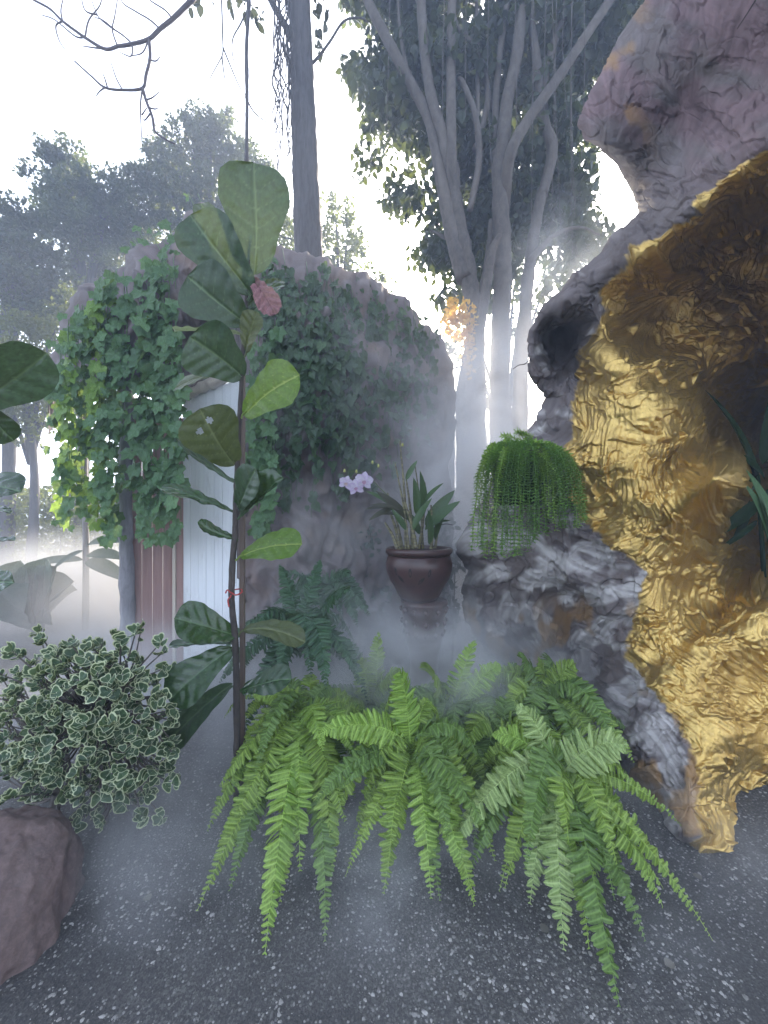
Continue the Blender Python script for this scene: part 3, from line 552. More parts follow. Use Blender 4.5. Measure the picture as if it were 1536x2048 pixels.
def frond(par, B, T, lift, wid, key, n=None, nh=(0, -.55, .85), seed=0, twist=0., name='frond'):
    B, T = np.array(B, float), np.array(T, float); d = T-B; L = np.linalg.norm(d); up = np.array([0, 0, 1.])
    c1, c2 = B+d*.18+up*lift, B+d*.68+up*lift*.85; side = np.cross(d/L, up)*L*.06*math.sin(seed*7.1); c1 = c1+side; c2 = c2+side
    Lc = L+lift; n = n or int(21+Lc*37); t = np.linspace(.10, 1, n)**.92; te = np.linspace(0, 1, 24)
    bz = lambda t: ((1-t)**3)[:, None]*B+(3*(1-t)**2*t)[:, None]*c1+(3*(1-t)*t*t)[:, None]*c2+(t**3)[:, None]*T
    p = bz(t); tg = nrm(np.gradient(p, axis=0)); nh = np.array(nh, float)+.35*np.array([math.sin(seed*3.3), 0, math.cos(seed*5.7)]); N = nrm(nh-tg*(tg@nh)[:, None]); S = np.cross(tg, N)
    if twist: a = twist*(t-.5)[:, None]; N, S = N*np.cos(a)+S*np.sin(a), S*np.cos(a)-N*np.sin(a)
    ln = wid*1.12*np.interp(t, [.08, .18, .35, .55, .75, .9, 1], [.45, .85, 1, .95, .70, .38, .10]); sh = [tube(bz(te), [.0028, .0022, .0008], 30, 5, at={'m': 1., 'rnd': .3})]
    for sg in (1, -1):
        k = len(t); j = RS.randn(k, 3)*.14; sweep = np.interp(t, [0, .5, 1], [.05, .28, .75])+.14*RS.randn(k)
        dr = nrm(S*sg+tg*sweep[:, None]+j-N*(.10+.25*RS.rand(k))[:, None]); nn = nrm(N+S*sg*.25+RS.randn(k, 3)*.36); keep = RS.rand(k) > .03
        tm = PIN[int(seed*7+sg) % 3]; tm = (tm[0]*np.array([1 if sg > 0 else -1, 1, 1]), tm[1], tm[2])
        mid = nrm(dr); sh.append(scatter(tm, p[keep], dr[keep], nn[keep], (ln*(.88+.24*RS.rand(k)))[keep], np.clip(.5+.25*RS.randn()+.15*RS.randn(k), 0, 1)[keep], (np.clip(Lc/n*3.1/ln, .5, 1.3)*(.9+.25*RS.rand(k)))[keep]))
    return build(name, sh, FERN[key], par)
def fern(label, crown, tips, extra=8, el=(.1, .35), ekey='gd', ew=.055, rad=.42, group='Boston ferns beside the rock'):
    c = np.array(crown, float); t = thing('boston_fern', label, 'fern', (c[0], c[1], max(0, c[2]-.3) if c[2] < .6 else c[2]-.1), group)
    k = 0
    for tp in tips:
        px, py, z, lift, wid, key = tp[:6]; k += 1
        T = G(px, py, z) if len(tp) < 7 else P(px, py, tp[6])
        frond(t, c+np.array([random.uniform(-.03, .03), random.uniform(-.03, .03), random.uniform(-.06, .0)]), T, lift, wid, key, seed=k*.37+c[0], twist=random.uniform(-.7, .7))
    for i in range(int(extra*2)):
        a = i*2.4+random.random(); r = rad*random.uniform(.6, 1.05); z = c[2]-random.uniform(.0, .28); e = random.uniform(*el)
        T = c+np.array([math.cos(a)*r, math.sin(a)*r, 0]); T[2] = max(.03, z); frond(t, c+np.array([0, 0, -.05]), T, e, ew*random.uniform(.6, 1.1), random.choice(ekey), seed=i*.61+2, twist=random.uniform(-.8, .8))
    return t
fern('left front Boston fern, long fronds drooping beside the fig stake', P(612, 1440, 1.95),
  [(705,1500,.4,.16,.07,'y',1.7),(690,1640,.2,.2,.07,'g'),(430,1720,.1,.2,.065,'g'),(545,1440,.5,.14,.06,'g',1.9),(660,1440,.5,.12,.06,'y',1.9),(600,1740,.1,.2,.07,'y'),(530,1905,.03,.20,.075,'y'),(395,1820,.03,.15,.05,'g'),(470,1690,.12,.20,.075,'y'),(650,1880,.03,.12,.055,'d'),(415,1660,.12,.20,.065,'g'),(665,1740,.10,.16,.075,'g'),(590,1650,.16,.2,.08,'y'),(560,1800,.06,.2,.07,'g'),(440,1570,.25,.2,.07,'g'),
   (485,1490,.42,.16,.06,'g',1.75),(505,1392,.5,.10,.055,'y',1.85),(620,1350,.5,.1,.055,'g',2.1),(645,1500,.3,.2,.06,'y',1.6),(700,1400,.5,.12,.06,'g',2.1),(510,1620,.2,.2,.07,'g'),(625,1600,.2,.16,.07,'g'),(460,1780,.05,.16,.055,'d')], 10)
fern('middle front Boston fern with a bright yellow frond hanging forward', P(822, 1505, 1.66),
  [(768,1785,.08,.22,.068,'g'),(862,1795,.08,.20,.066,'y'),(948,1810,.06,.2,.05,'y'),(636,1470,.5,.14,.062,'y',1.5),(672,1630,.2,.2,.062,'g'),(935,1735,.12,.2,.06,'g'),(800,1342,.6,.10,.062,'y',1.55),(858,1400,.5,.10,.04,'g',1.7),(730,1590,.25,.2,.065,'g'),
   (880,1800,.05,.16,.05,'d'),(745,1530,.3,.2,.06,'g'),(900,1600,.25,.2,.06,'g'),(990,1720,.12,.2,.055,'g'),(930,1560,.3,.18,.06,'d'),(700,1520,.3,.18,.055,'d')], 9)
fern('right front Boston fern, its fronds reaching far out over the gravel', P(1118, 1555, 1.52),
  [(1128,1898,.05,.20,.070,'p'),(1060,1805,.08,.20,.072,'p'),(1252,1490,.5,.10,.075,'p',1.35),(1238,2010,.03,.16,.070,'d'),(1325,1812,.07,.20,.066,'y'),(1425,1880,.04,.18,.032,'g'),(895,1700,.15,.22,.068,'p'),(965,1690,.16,.2,.065,'g'),(1178,1895,.05,.2,.06,'y'),
   (1010,1775,.1,.2,.06,'g'),(1035,1412,.6,.08,.056,'p',1.6),(985,1470,.5,.1,.055,'y',1.6),(1240,1740,.12,.2,.07,'g'),(1190,1780,.1,.22,.07,'y'),(1290,1880,.04,.18,.055,'d'),(1360,1790,.05,.18,.05,'g'),(1150,1700,.2,.2,.07,'g'),(1080,1700,.2,.2,.065,'g'),(1270,1680,.15,.2,.06,'g')], 8)
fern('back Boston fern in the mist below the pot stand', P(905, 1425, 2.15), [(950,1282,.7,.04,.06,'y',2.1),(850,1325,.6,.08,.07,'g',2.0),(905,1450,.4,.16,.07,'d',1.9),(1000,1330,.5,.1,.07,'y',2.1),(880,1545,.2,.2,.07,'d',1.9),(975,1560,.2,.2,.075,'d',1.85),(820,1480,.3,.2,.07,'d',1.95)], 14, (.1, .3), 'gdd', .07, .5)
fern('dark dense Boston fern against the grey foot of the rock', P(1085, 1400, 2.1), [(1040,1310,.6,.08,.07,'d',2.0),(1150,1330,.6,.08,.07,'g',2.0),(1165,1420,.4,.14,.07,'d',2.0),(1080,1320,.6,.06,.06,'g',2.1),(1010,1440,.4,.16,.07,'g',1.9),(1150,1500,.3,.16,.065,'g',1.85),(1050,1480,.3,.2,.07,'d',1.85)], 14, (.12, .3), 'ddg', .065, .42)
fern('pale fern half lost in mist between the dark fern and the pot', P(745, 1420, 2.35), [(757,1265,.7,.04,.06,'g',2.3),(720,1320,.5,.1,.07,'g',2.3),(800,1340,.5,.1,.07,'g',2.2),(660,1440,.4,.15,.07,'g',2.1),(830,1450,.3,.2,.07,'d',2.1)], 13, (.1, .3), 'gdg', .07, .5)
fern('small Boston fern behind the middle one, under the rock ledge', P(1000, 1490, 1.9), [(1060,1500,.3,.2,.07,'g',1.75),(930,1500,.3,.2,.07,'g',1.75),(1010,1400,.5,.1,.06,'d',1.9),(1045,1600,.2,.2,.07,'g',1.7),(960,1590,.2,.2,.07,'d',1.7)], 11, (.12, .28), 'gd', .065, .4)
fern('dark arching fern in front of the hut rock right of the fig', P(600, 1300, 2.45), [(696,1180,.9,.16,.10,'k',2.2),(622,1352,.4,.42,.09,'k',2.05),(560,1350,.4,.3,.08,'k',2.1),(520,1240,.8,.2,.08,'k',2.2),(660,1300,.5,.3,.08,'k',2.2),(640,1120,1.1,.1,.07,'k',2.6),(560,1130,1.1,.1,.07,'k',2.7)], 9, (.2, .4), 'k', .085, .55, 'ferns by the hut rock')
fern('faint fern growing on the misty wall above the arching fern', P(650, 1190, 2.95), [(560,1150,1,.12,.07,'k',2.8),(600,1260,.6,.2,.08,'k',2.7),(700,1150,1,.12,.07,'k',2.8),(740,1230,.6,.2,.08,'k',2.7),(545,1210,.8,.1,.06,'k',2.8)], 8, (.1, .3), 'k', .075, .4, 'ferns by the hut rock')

# ---------------------------------------------------------------- variegated bush
def bush():
    base = G(105, 1690); t = thing('variegated_bush', 'bushy shrub with cream edged triangular leaves above the red boulder', 'shrub', base)
    Y0 = base[1]; BK = barkmat('grey_twig_bark', (.06, .052, .045), (.16, .14, .12), (20, 20, 8)); pos, dr = [], []
    ctr = P(175, 1455, Y0); B = []
    B.append(tube([base-np.array([0, 0, .02]), P(112, 1600, Y0), P(130, 1500, Y0+.03), P(185, 1420, Y0), P(235, 1330, Y0)], [.020, .017, .014, .010, .005], 40, 8, .2))
    B.append(tube([P(210, 1690, Y0+.12), P(215, 1590, Y0+.1), P(240, 1480, Y0+.08), P(228, 1380, Y0+.05)], [.014, .012, .010, .006], 30, 8, .2))
    heads = []
    lim = [(80,1270),(135,1290),(30,1300),(0,1350),(235,1265),(275,1260),(320,1290),(345,1340),(350,1420),(355,1500),(350,1570),(330,1640),(280,1650),(215,1640),(150,1640),(80,1600),(20,1590),(-10,1530),(-30,1450),(-30,1390)]
    for x, y in lim:
        for dd in (-.12, .14):
            heads.append(P(x+random.uniform(-12, 12), y+random.uniform(-12, 12), Y0+dd+random.uniform(-.08, .08)))
    for _ in range(310):
        a = random.random()*6.28; r = random.random()**.55; s = math.copysign(1, random.random()-.5); dd = s*math.sqrt(max(0, 1-r*r))*.34*random.uniform(.6, 1)
        heads.append(P(172+math.cos(a)*r*190, 1462+math.sin(a)*r*178, Y0+dd))
    cores = [P(x, y, Y0+d) for x, y, d in ((130,1500,.03),(185,1420,0),(240,1480,.08),(228,1390,.05),(115,1590,0),(215,1570,.1))]
    for h in heads:
        c = min(cores, key=lambda c: np.linalg.norm(c-h)+random.random()*.08); mid = (c+h)/2+RS.randn(3)*.02-np.array([0, 0, .02]); ax = nrm(h-mid)
        if np.linalg.norm(h-c) > .03: B.append(tube([c, mid, h], [.0055, .004, .0022], 8, 5))
        k = random.randint(5, 9); hd = nrm(.5*ax+np.array([0, -.35, .5])+RS.randn(3)*.35)
        for j in range(k):
            d0 = nrm(RS.randn(3)); d0 = nrm(d0-hd*np.dot(d0, hd)+hd*random.uniform(.2, .9)); pos.append((h-ax*random.uniform(0, .035), d0, hd))
    for _ in range(330):
        h = heads[random.randrange(len(heads))]; c = cores[random.randrange(6)]; f = random.uniform(.35, .9); pos.append((c*(1-f)+h*f+RS.randn(3)*.012, rv(1)[0], nrm(np.array([0, -.4, .8])+RS.randn(3)*.4)))
    p, d, n = (np.array([x[i] for x in pos]) for i in range(3))
    m = leafmat('variegated_leaf', (.045, .095, .050), (.085, .15, .075), (.62, .66, .42), .42, .25, 40, (.80, .90), .4)
    build('leaves', scatter(FAN, p, d, n, .038*(.65+.6*RS.rand(len(p)))), m, t)
    build('branches', B, BK, t)
bush()

# ---------------------------------------------------------------- boulder
def boulder():
    import bmesh
    bm = bmesh.new(); bmesh.ops.create_icosphere(bm, subdivisions=6, radius=1); V = np.array([v.co[:] for v in bm.verts]); F = np.array([[v.index for v in f.verts] for f in bm.faces]); bm.free()
    for n_, d_ in (((.35,-.5,.8),.74),((.9,-.3,.2),.80),((-.2,-.9,.25),.72),((.6,-.75,-.1),.80),((.1,.1,1),.78),((.75,-.2,.72),.78),((-.5,-.6,.7),.8),((.95,.3,.1),.82)):
        n_ = nrm(np.array(n_)); q = V@n_; V = V-np.maximum(q-d_, 0)[:, None]*n_*.88
    V = V*(1+.10*fbm(V[:, 0]*1.6, V[:, 1]*1.6, V[:, 2]*1.6, 3)+.07*(.5-np.abs(fbm(V[:, 0]*3, V[:, 1]*3, V[:, 2]*3+5, 5))))[:, None]
    V = V*np.array([.25, .25, .31])+np.array([-1.26, 1.27, .05]); mt, nt, bs = mat('red_stone'); o = ocoord(nt); n = noi(nt, 4, 6, .6, o, .4); f = noi(nt, 50, 5, .7, o)
    col = mixc(nt, rng(nt, n, .35, .7), (.135, .09, .08), (.09, .066, .062)); col = mixc(nt, rng(nt, f, .45, .75), col, (.19, .13, .12)); nt.links.new(col, bs.inputs['Base Color']); bs.inputs['Roughness'].default_value = .8
    b = nd(nt, 'ShaderNodeBump', {'Height': n, 'Strength': .5, 'Distance': .03}); nt.links.new(nd(nt, 'ShaderNodeBump', {'Height': f, 'Strength': .45, 'Distance': .006, 'Normal': b.outputs[0]}).outputs[0], bs.inputs['Normal'])
    tag(build('boulder', (V, [F], {}), mt), 'reddish brown boulder in the lower left corner', 'boulder')
boulder()

# ---------------------------------------------------------------- pot, stand and orchid
PY_ = 2.9
def pot():
    c = P(838, 1290, PY_); s = PY_/FP; zz = lambda py: CH-(py-1024)*s
    glaze, gt, bs = mat('brown_glaze'); n = noi(gt, 6, 4); gt.links.new(mixc(gt, rng(gt, n, .35, .7), (.070, .034, .028), (.042, .024, .022)), bs.inputs['Base Color']); bs.inputs['Roughness'].default_value = .28
    dark = flat('slot_dark', (.012, .01, .01), .8)
    t = thing('flower_pot', 'wide glazed brown ceramic pot with leaf shaped slots holding orchids', 'flower pot', (c[0], PY_, zz(1198)))
    pr = [(22,1198),(36,1197),(42,1188),(50,1172),(60,1155),(65.5,1138),(66,1125),(62,1112),(57,1106),(55,1110),(54,1112),(0,1112)]
    cc = (c[0], PY_, 0); build('bowl', lathe([(r*s, zz(y)) for r, y in pr], cc, 64), glaze, t)
    build('rim', lathe([(r*s, zz(y)) for r, y in [(55,1108),(62,1109),(66,1104),(67,1099),(64,1095),(59,1095),(55,1100),(54,1108)]], cc, 64), glaze, t)
    build('soil', lathe([(55*s, zz(1103)), (30*s, zz(1101)), (.001, zz(1102))], cc, 32), flat('potting_bark', (.05, .035, .025), .9, sc=60), t)
    S = []
    for px, py, w_, h_, a in ((816,1137,3.2,9,0),(800,1150,3,9,.7),(837,1152,3,9,-.7),(852,1137,3,8,-.2),(790,1136,3,8,.2)):
        x = (px-768)*s-c[0]; rr = np.interp(py, [1112,1125,1138,1155,1172], [62,66,65.5,60,50])*s+.0012; ph = math.asin(x/rr); e = []
        for q in np.linspace(0, 2*np.pi, 18, endpoint=False):
            u, v = w_*s*np.cos(q)*(abs(math.cos(q))**.4), h_*s*np.sin(q); u2, v2 = u*math.cos(a)-v*math.sin(a), u*math.sin(a)+v*math.cos(a); p2 = ph+u2/rr; r2 = np.interp(py-v2/s, [1112,1125,1138,1155,1172], [62,66,65.5,60,50])*s+.0014
            e.append((c[0]+r2*math.sin(p2), PY_-r2*math.cos(p2), zz(py)+v2))
        V = np.array(e+[np.mean(e, 0)]); S.append((V, [np.array([(i, (i+1) % 18, 18) for i in range(18)])], {}))
        build('slot', S[-1], dark, t)
    t2 = thing('pot_stand', 'dark glazed waisted pedestal under the orchid pot, sunk in mist', 'pot stand', (c[0], PY_, 0)); k = [(0,1199),(46,1200),(47,1206),(43,1211),(45,1219),(42,1232),(43,1246),(39,1256),(37,1275),(34,1292),(30,1305),(27,1330),(30,1360),(40,1385),(42,1396)]
    cs = (P(848, 0, PY_)[0], PY_, 0); V, F, A = lathe([(r*s, max(0, zz(y))) for r, y in k], cs, 48); build('stand_body', (V, F, A), glaze, t2)
    for z0, rr in ((1216, 45.5), (1240, 43.5), (1262, 39)):
        for j in range(12):
            a = j*math.pi/6; p = np.array([cs[0]+rr*s*math.cos(a), PY_+rr*s*math.sin(a), zz(z0)]); q = lathe([(.001, .02), (.014, .012), (.017, 0), (.012, -.014), (.001, -.02)], p, 10)
            build('knob_ornament', q, glaze, t2)
pot()
STRAP = leaf_t(lambda t: .13*np.sin(np.pi*np.clip(t, 0, 1)**.8)**.7, 10, 5, .25, .28)
def orchid():
    c = P(838, 1103, PY_); s = PY_/FP; t = thing('orchid', 'orchid with tall canes and mauve white flowers in the brown pot', 'orchid', c)
    cane, gt, bs = mat('orchid_cane'); gt.links.new(mixc(gt, rng(gt, noi(gt, 1, 2, .5, ocoord(gt, (4, 4, 60))), .45, .6), (.22, .20, .10), (.10, .085, .045)), bs.inputs['Base Color'])
    LV = leafmat('orchid_leaf', (.05, .10, .04), (.09, .17, .06), (.14, .22, .09), .38, .2, 20, (1.2, 2)); LVD = leafmat('dark_orchid_leaf', (.05, .035, .03), (.06, .09, .04), None, .4, .15)
    q = lambda x, y, d=0: P(x, y, PY_+d)
    for b, e, r, d in (((812,1098),(800,882),3.4,0),((825,1098),(812,955),3.6,.04),((818,1098),(790,925),2.6,-.05),((800,1100),(775,1010),4,.02),((838,1098),(850,965),3.4,.03),((846,1098),(830,930),2.6,.05),((862,1098),(862,1010),3.6,-.02),((806,1098),(775,985),2.6,.06),((832,1096),(808,1000),4.4,-.06),((870,1096),(872,1040),3,.02),((795,1098),(770,1045),4,-.04)):
        m = q((b[0]+e[0])/2+3, (b[1]+e[1])/2, d); n = int(abs(e[1]-b[1])/3); rr = np.array([r*(1-.6*i/n)*(1.22 if i % 7 == 0 else 1) for i in range(n)])*s
        build('cane', tube([q(*b, d), m, q(*e, d)], rr, n, 7), cane, t)
    L = [((800,1020),(752,1000),-.1),((790,1015),(742,1028),-.1),((812,960),(828,925),.0),((815,1040),(770,980),-.05),((780,1010),(745,978),-.05),((850,1060),(905,1000),-.05),((850,1050),(900,985),.05),((840,1040),(858,955),0),((832,1030),(838,965),-.1),((826,1060),(848,1000),-.1),((860,1050),(892,1035),0),((870,1080),(880,1020),0),((812,1060),(792,1022),-.1),((798,1030),(760,1020),0),((842,1070),(815,1020),.05),((858,1090),(868,1030),-.1),((775,1015),(738,1010),.05),((846,1010),(872,965),0)]
    for i, (b, e, d) in enumerate(L):
        B, E = q(*b, d), q(*e, d-.06); build('leaf', scatter(STRAP, [B], [E-B], [(random.uniform(-.6, .6), -.5, .7)], [np.linalg.norm(E-B)*1.1], [.5]), LVD if i in (0, 1, 3, 13, 16) else LV, t)
    build('flower_spray', tube([q(800, 1010), q(775, 990), q(752, 968), q(735, 950), q(710, 944), q(690, 942)], [.004, .003, .002], 30, 5), flat('spray_green', (.14, .18, .06), .5), t)
    PET = leaf_t(lambda t: .38*np.sin(np.pi*np.clip(t, .02, 1)**.8)**.6, 6, 5, .15, .1); pm = leafmat('orchid_petal', (.72, .62, .80), (.80, .76, .84), (.50, .28, .62), .5, .35, 30, (.5, 1.4)); lipm = leafmat('orchid_lip', (.55, .25, .58), (.8, .7, .5), None, .5, .2)
    for px, py, sz, rot in ((692,966,15,.3),(712,975,17,-.2),(728,962,19,.15),(722,958,12,.6)):
        f = q(px, py, -.08 if px != 722 else -.02); fw = nrm(np.array([-.2, -1, -.05])); dr = [np.array([math.sin(a+rot), -.12, math.cos(a+rot)]) for a in np.radians([0, 72, 130, 230, 288])]
        fl = build('flower', scatter(PET, [f]*5, dr, [fw]*5, sz*s, None, [1, 1.35, .9, .9, 1.35]), pm, t); sub('lip', scatter(PET, [f+fw*.004]*2, [(.1, -.8, -.6), (0, -1, .1)], [(0, -.6, .8)]*2, sz*s*.6), lipm, fl, t)
    bd = flat('yellow_bud', (.42, .42, .12), .5)
    for px, py in ((689,942),(713,943),(757,932),(745,925),(805,890)): build('bud', lathe([(.001, .016), (.008, .008), (.009, -.004), (.001, -.014)], q(px, py, -.03), 10), bd, t)
orchid()

# ---------------------------------------------------------------- trailing plant on the ledge
def trailing():
    Y = 2.42; t = thing('trailing_plant', 'bright green trailing plant spilling from a black pot on the grey ledge', 'trailing plant', P(1040, 1100, Y)); s = Y/FP
    c = P(1038, 0, Y+.02); zz = lambda py: CH-(py-1024)*s
    build('pot', lathe([(.001, zz(1010)), (44*s, zz(1010)), (58*s, zz(915)), (61*s, zz(908)), (57*s, zz(906)), (54*s, zz(914)), (.001, zz(916))], (c[0], c[1], 0), 40), flat('black_plastic', (.015, .015, .016), .4), t)
    LT = leaf_t(lambda t: .17*np.sin(np.pi*np.clip(t, .05, 1)**.8)**.7, 3, 3, .2, .1); A = leafmat('trailing_leaf', (.11, .26, .045), (.22, .40, .08), (.14, .24, .08), .42, .25, 40, (2, 3)); Bm = leafmat('trailing_leaf_tip', (.26, .44, .08), (.36, .54, .11), None, .42, .35, 40)
    for k in range(74):
        if k < 58: x0 = 941+k*3.85+random.uniform(-3, 3); bot = np.interp(x0, [945, 960, 1000, 1050, 1080, 1140], [1100, 1118, 1112, 1108, 1070, 1050])-40*random.random()**2; e = (x0+random.uniform(-6, 10), bot)
        elif k < 68: e = (random.uniform(1085, 1172), random.uniform(1000, 1085))
        else: e = (random.uniform(990, 1070), random.uniform(862, 900))
        a = random.uniform(-1, 1); st = np.array([c[0]+a*50*s, c[1]-random.uniform(-.6, 1)*48*s*math.sqrt(1-a*a), zz(912)])
        if k < 58: a = np.clip((x0-1050)/108, -1, 1); st = np.array([c[0]+a*54*s, c[1]-50*s*math.sqrt(1-a*a)*random.uniform(.3, 1), zz(914)])
        end = P(e[0], e[1], Y-.10-random.random()*.14*(k < 68)); 
        if k < 68: mids = [st+np.array([0, -.02, .06]), st+(end-st)*np.array([.5, .7, .10])+np.array([0, 0, .03]), st+(end-st)*np.array([.85, .95, .4])]
        else: mids = [(st+end)/2+np.array([0, 0, .04])]
        pts = spline([st]+mids+[end], 60); pts[:, 0] += .012*np.array([noise(i*.14, k*3.) for i in range(60)]); L = np.linalg.norm(np.diff(pts, axis=0), axis=1).sum(); n = int(L/.011)
        u = np.linspace(0, 59, n); i = u.astype(int).clip(0, 58); f = (u-i)[:, None]; bp = pts[i]*(1-f)+pts[i+1]*f; tg = nrm(pts[i+1]-pts[i]); h = nrm(np.cross(tg, [0, -1, .2])); v = np.cross(tg, h)
        rr, dd, pp = [], [], []
        for q in range(4):
            a = q*np.pi/2+(np.arange(n) % 2)*.78+.2*RS.randn(n); d = h*np.cos(a)[:, None]+v*np.sin(a)[:, None]+tg*.25; pp.append(bp); dd.append(d)
        pp, dd = np.concatenate(pp), np.concatenate(dd); tipm = Bm if k >= 56 or random.random() < .25 else A
        build('trailing_stem', [tube(pts, [.0024, .0018], 40, 4, at={'rnd': .8}), scatter(LT, pp, dd, nrm(np.tile(tg, (4, 1))*-1+RS.randn(len(pp), 3)*.2), .030*(.8+.4*RS.rand(len(pp))))], tipm, t)
trailing()

# ---------------------------------------------------------------- plants in the cave
def cave_plants():
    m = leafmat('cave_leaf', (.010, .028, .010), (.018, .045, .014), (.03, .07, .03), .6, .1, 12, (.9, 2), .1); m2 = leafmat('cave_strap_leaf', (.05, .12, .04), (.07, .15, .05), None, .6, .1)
    Y = 2.55; q = lambda x, y, d=0: P(x, y, Y+d); t = thing('cave_plant', 'dark broad leaved plant growing inside the gold cave at right', 'plant', q(1530, 1090))
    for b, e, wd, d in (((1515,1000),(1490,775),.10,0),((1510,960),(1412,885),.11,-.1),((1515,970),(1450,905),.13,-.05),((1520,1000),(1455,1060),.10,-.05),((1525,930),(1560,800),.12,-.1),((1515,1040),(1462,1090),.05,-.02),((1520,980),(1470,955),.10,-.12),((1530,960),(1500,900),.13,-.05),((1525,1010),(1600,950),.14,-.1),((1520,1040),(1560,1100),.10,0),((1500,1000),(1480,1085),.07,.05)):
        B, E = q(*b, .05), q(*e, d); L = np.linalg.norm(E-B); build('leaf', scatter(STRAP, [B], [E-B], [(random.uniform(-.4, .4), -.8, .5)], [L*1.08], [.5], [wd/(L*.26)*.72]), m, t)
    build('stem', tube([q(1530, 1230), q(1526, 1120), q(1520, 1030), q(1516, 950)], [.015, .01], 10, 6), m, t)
    t = thing('snake_plant', 'green strap leaves at the right frame edge in the cave', 'plant', P(1548, 1110, 2.1))
    for x, y, z in ((1532,960,0),(1545,930,.03),(1560,980,-.03)):
        B, E = P(1546, 1110, 2.1), P(x, y, 2.1+z); L = np.linalg.norm(E-B); build('leaf', scatter(STRAP, [B], [E-B], [(.2, -1, .2)], [L], [.5], [.7]), m2, t)
    tw = build('twig', tube([P(1062, 718, 2.5), P(1050, 728, 2.45), P(1038, 730, 2.42), P(1026, 738, 2.4)], [.004, .002], 14, 5), DARKBARK); tag(tw, 'small dark hooked twig poking out beside the rock knob', 'twig')
    tw = build('twig', tube([P(1530, -30, 1.7), P(1500, 18, 1.72), P(1474, 58, 1.75)], [.004, .0015], 14, 5), DARKBARK); tag(tw, 'thin straight twig leaning on the upper purple rock', 'twig')
cave_plants()

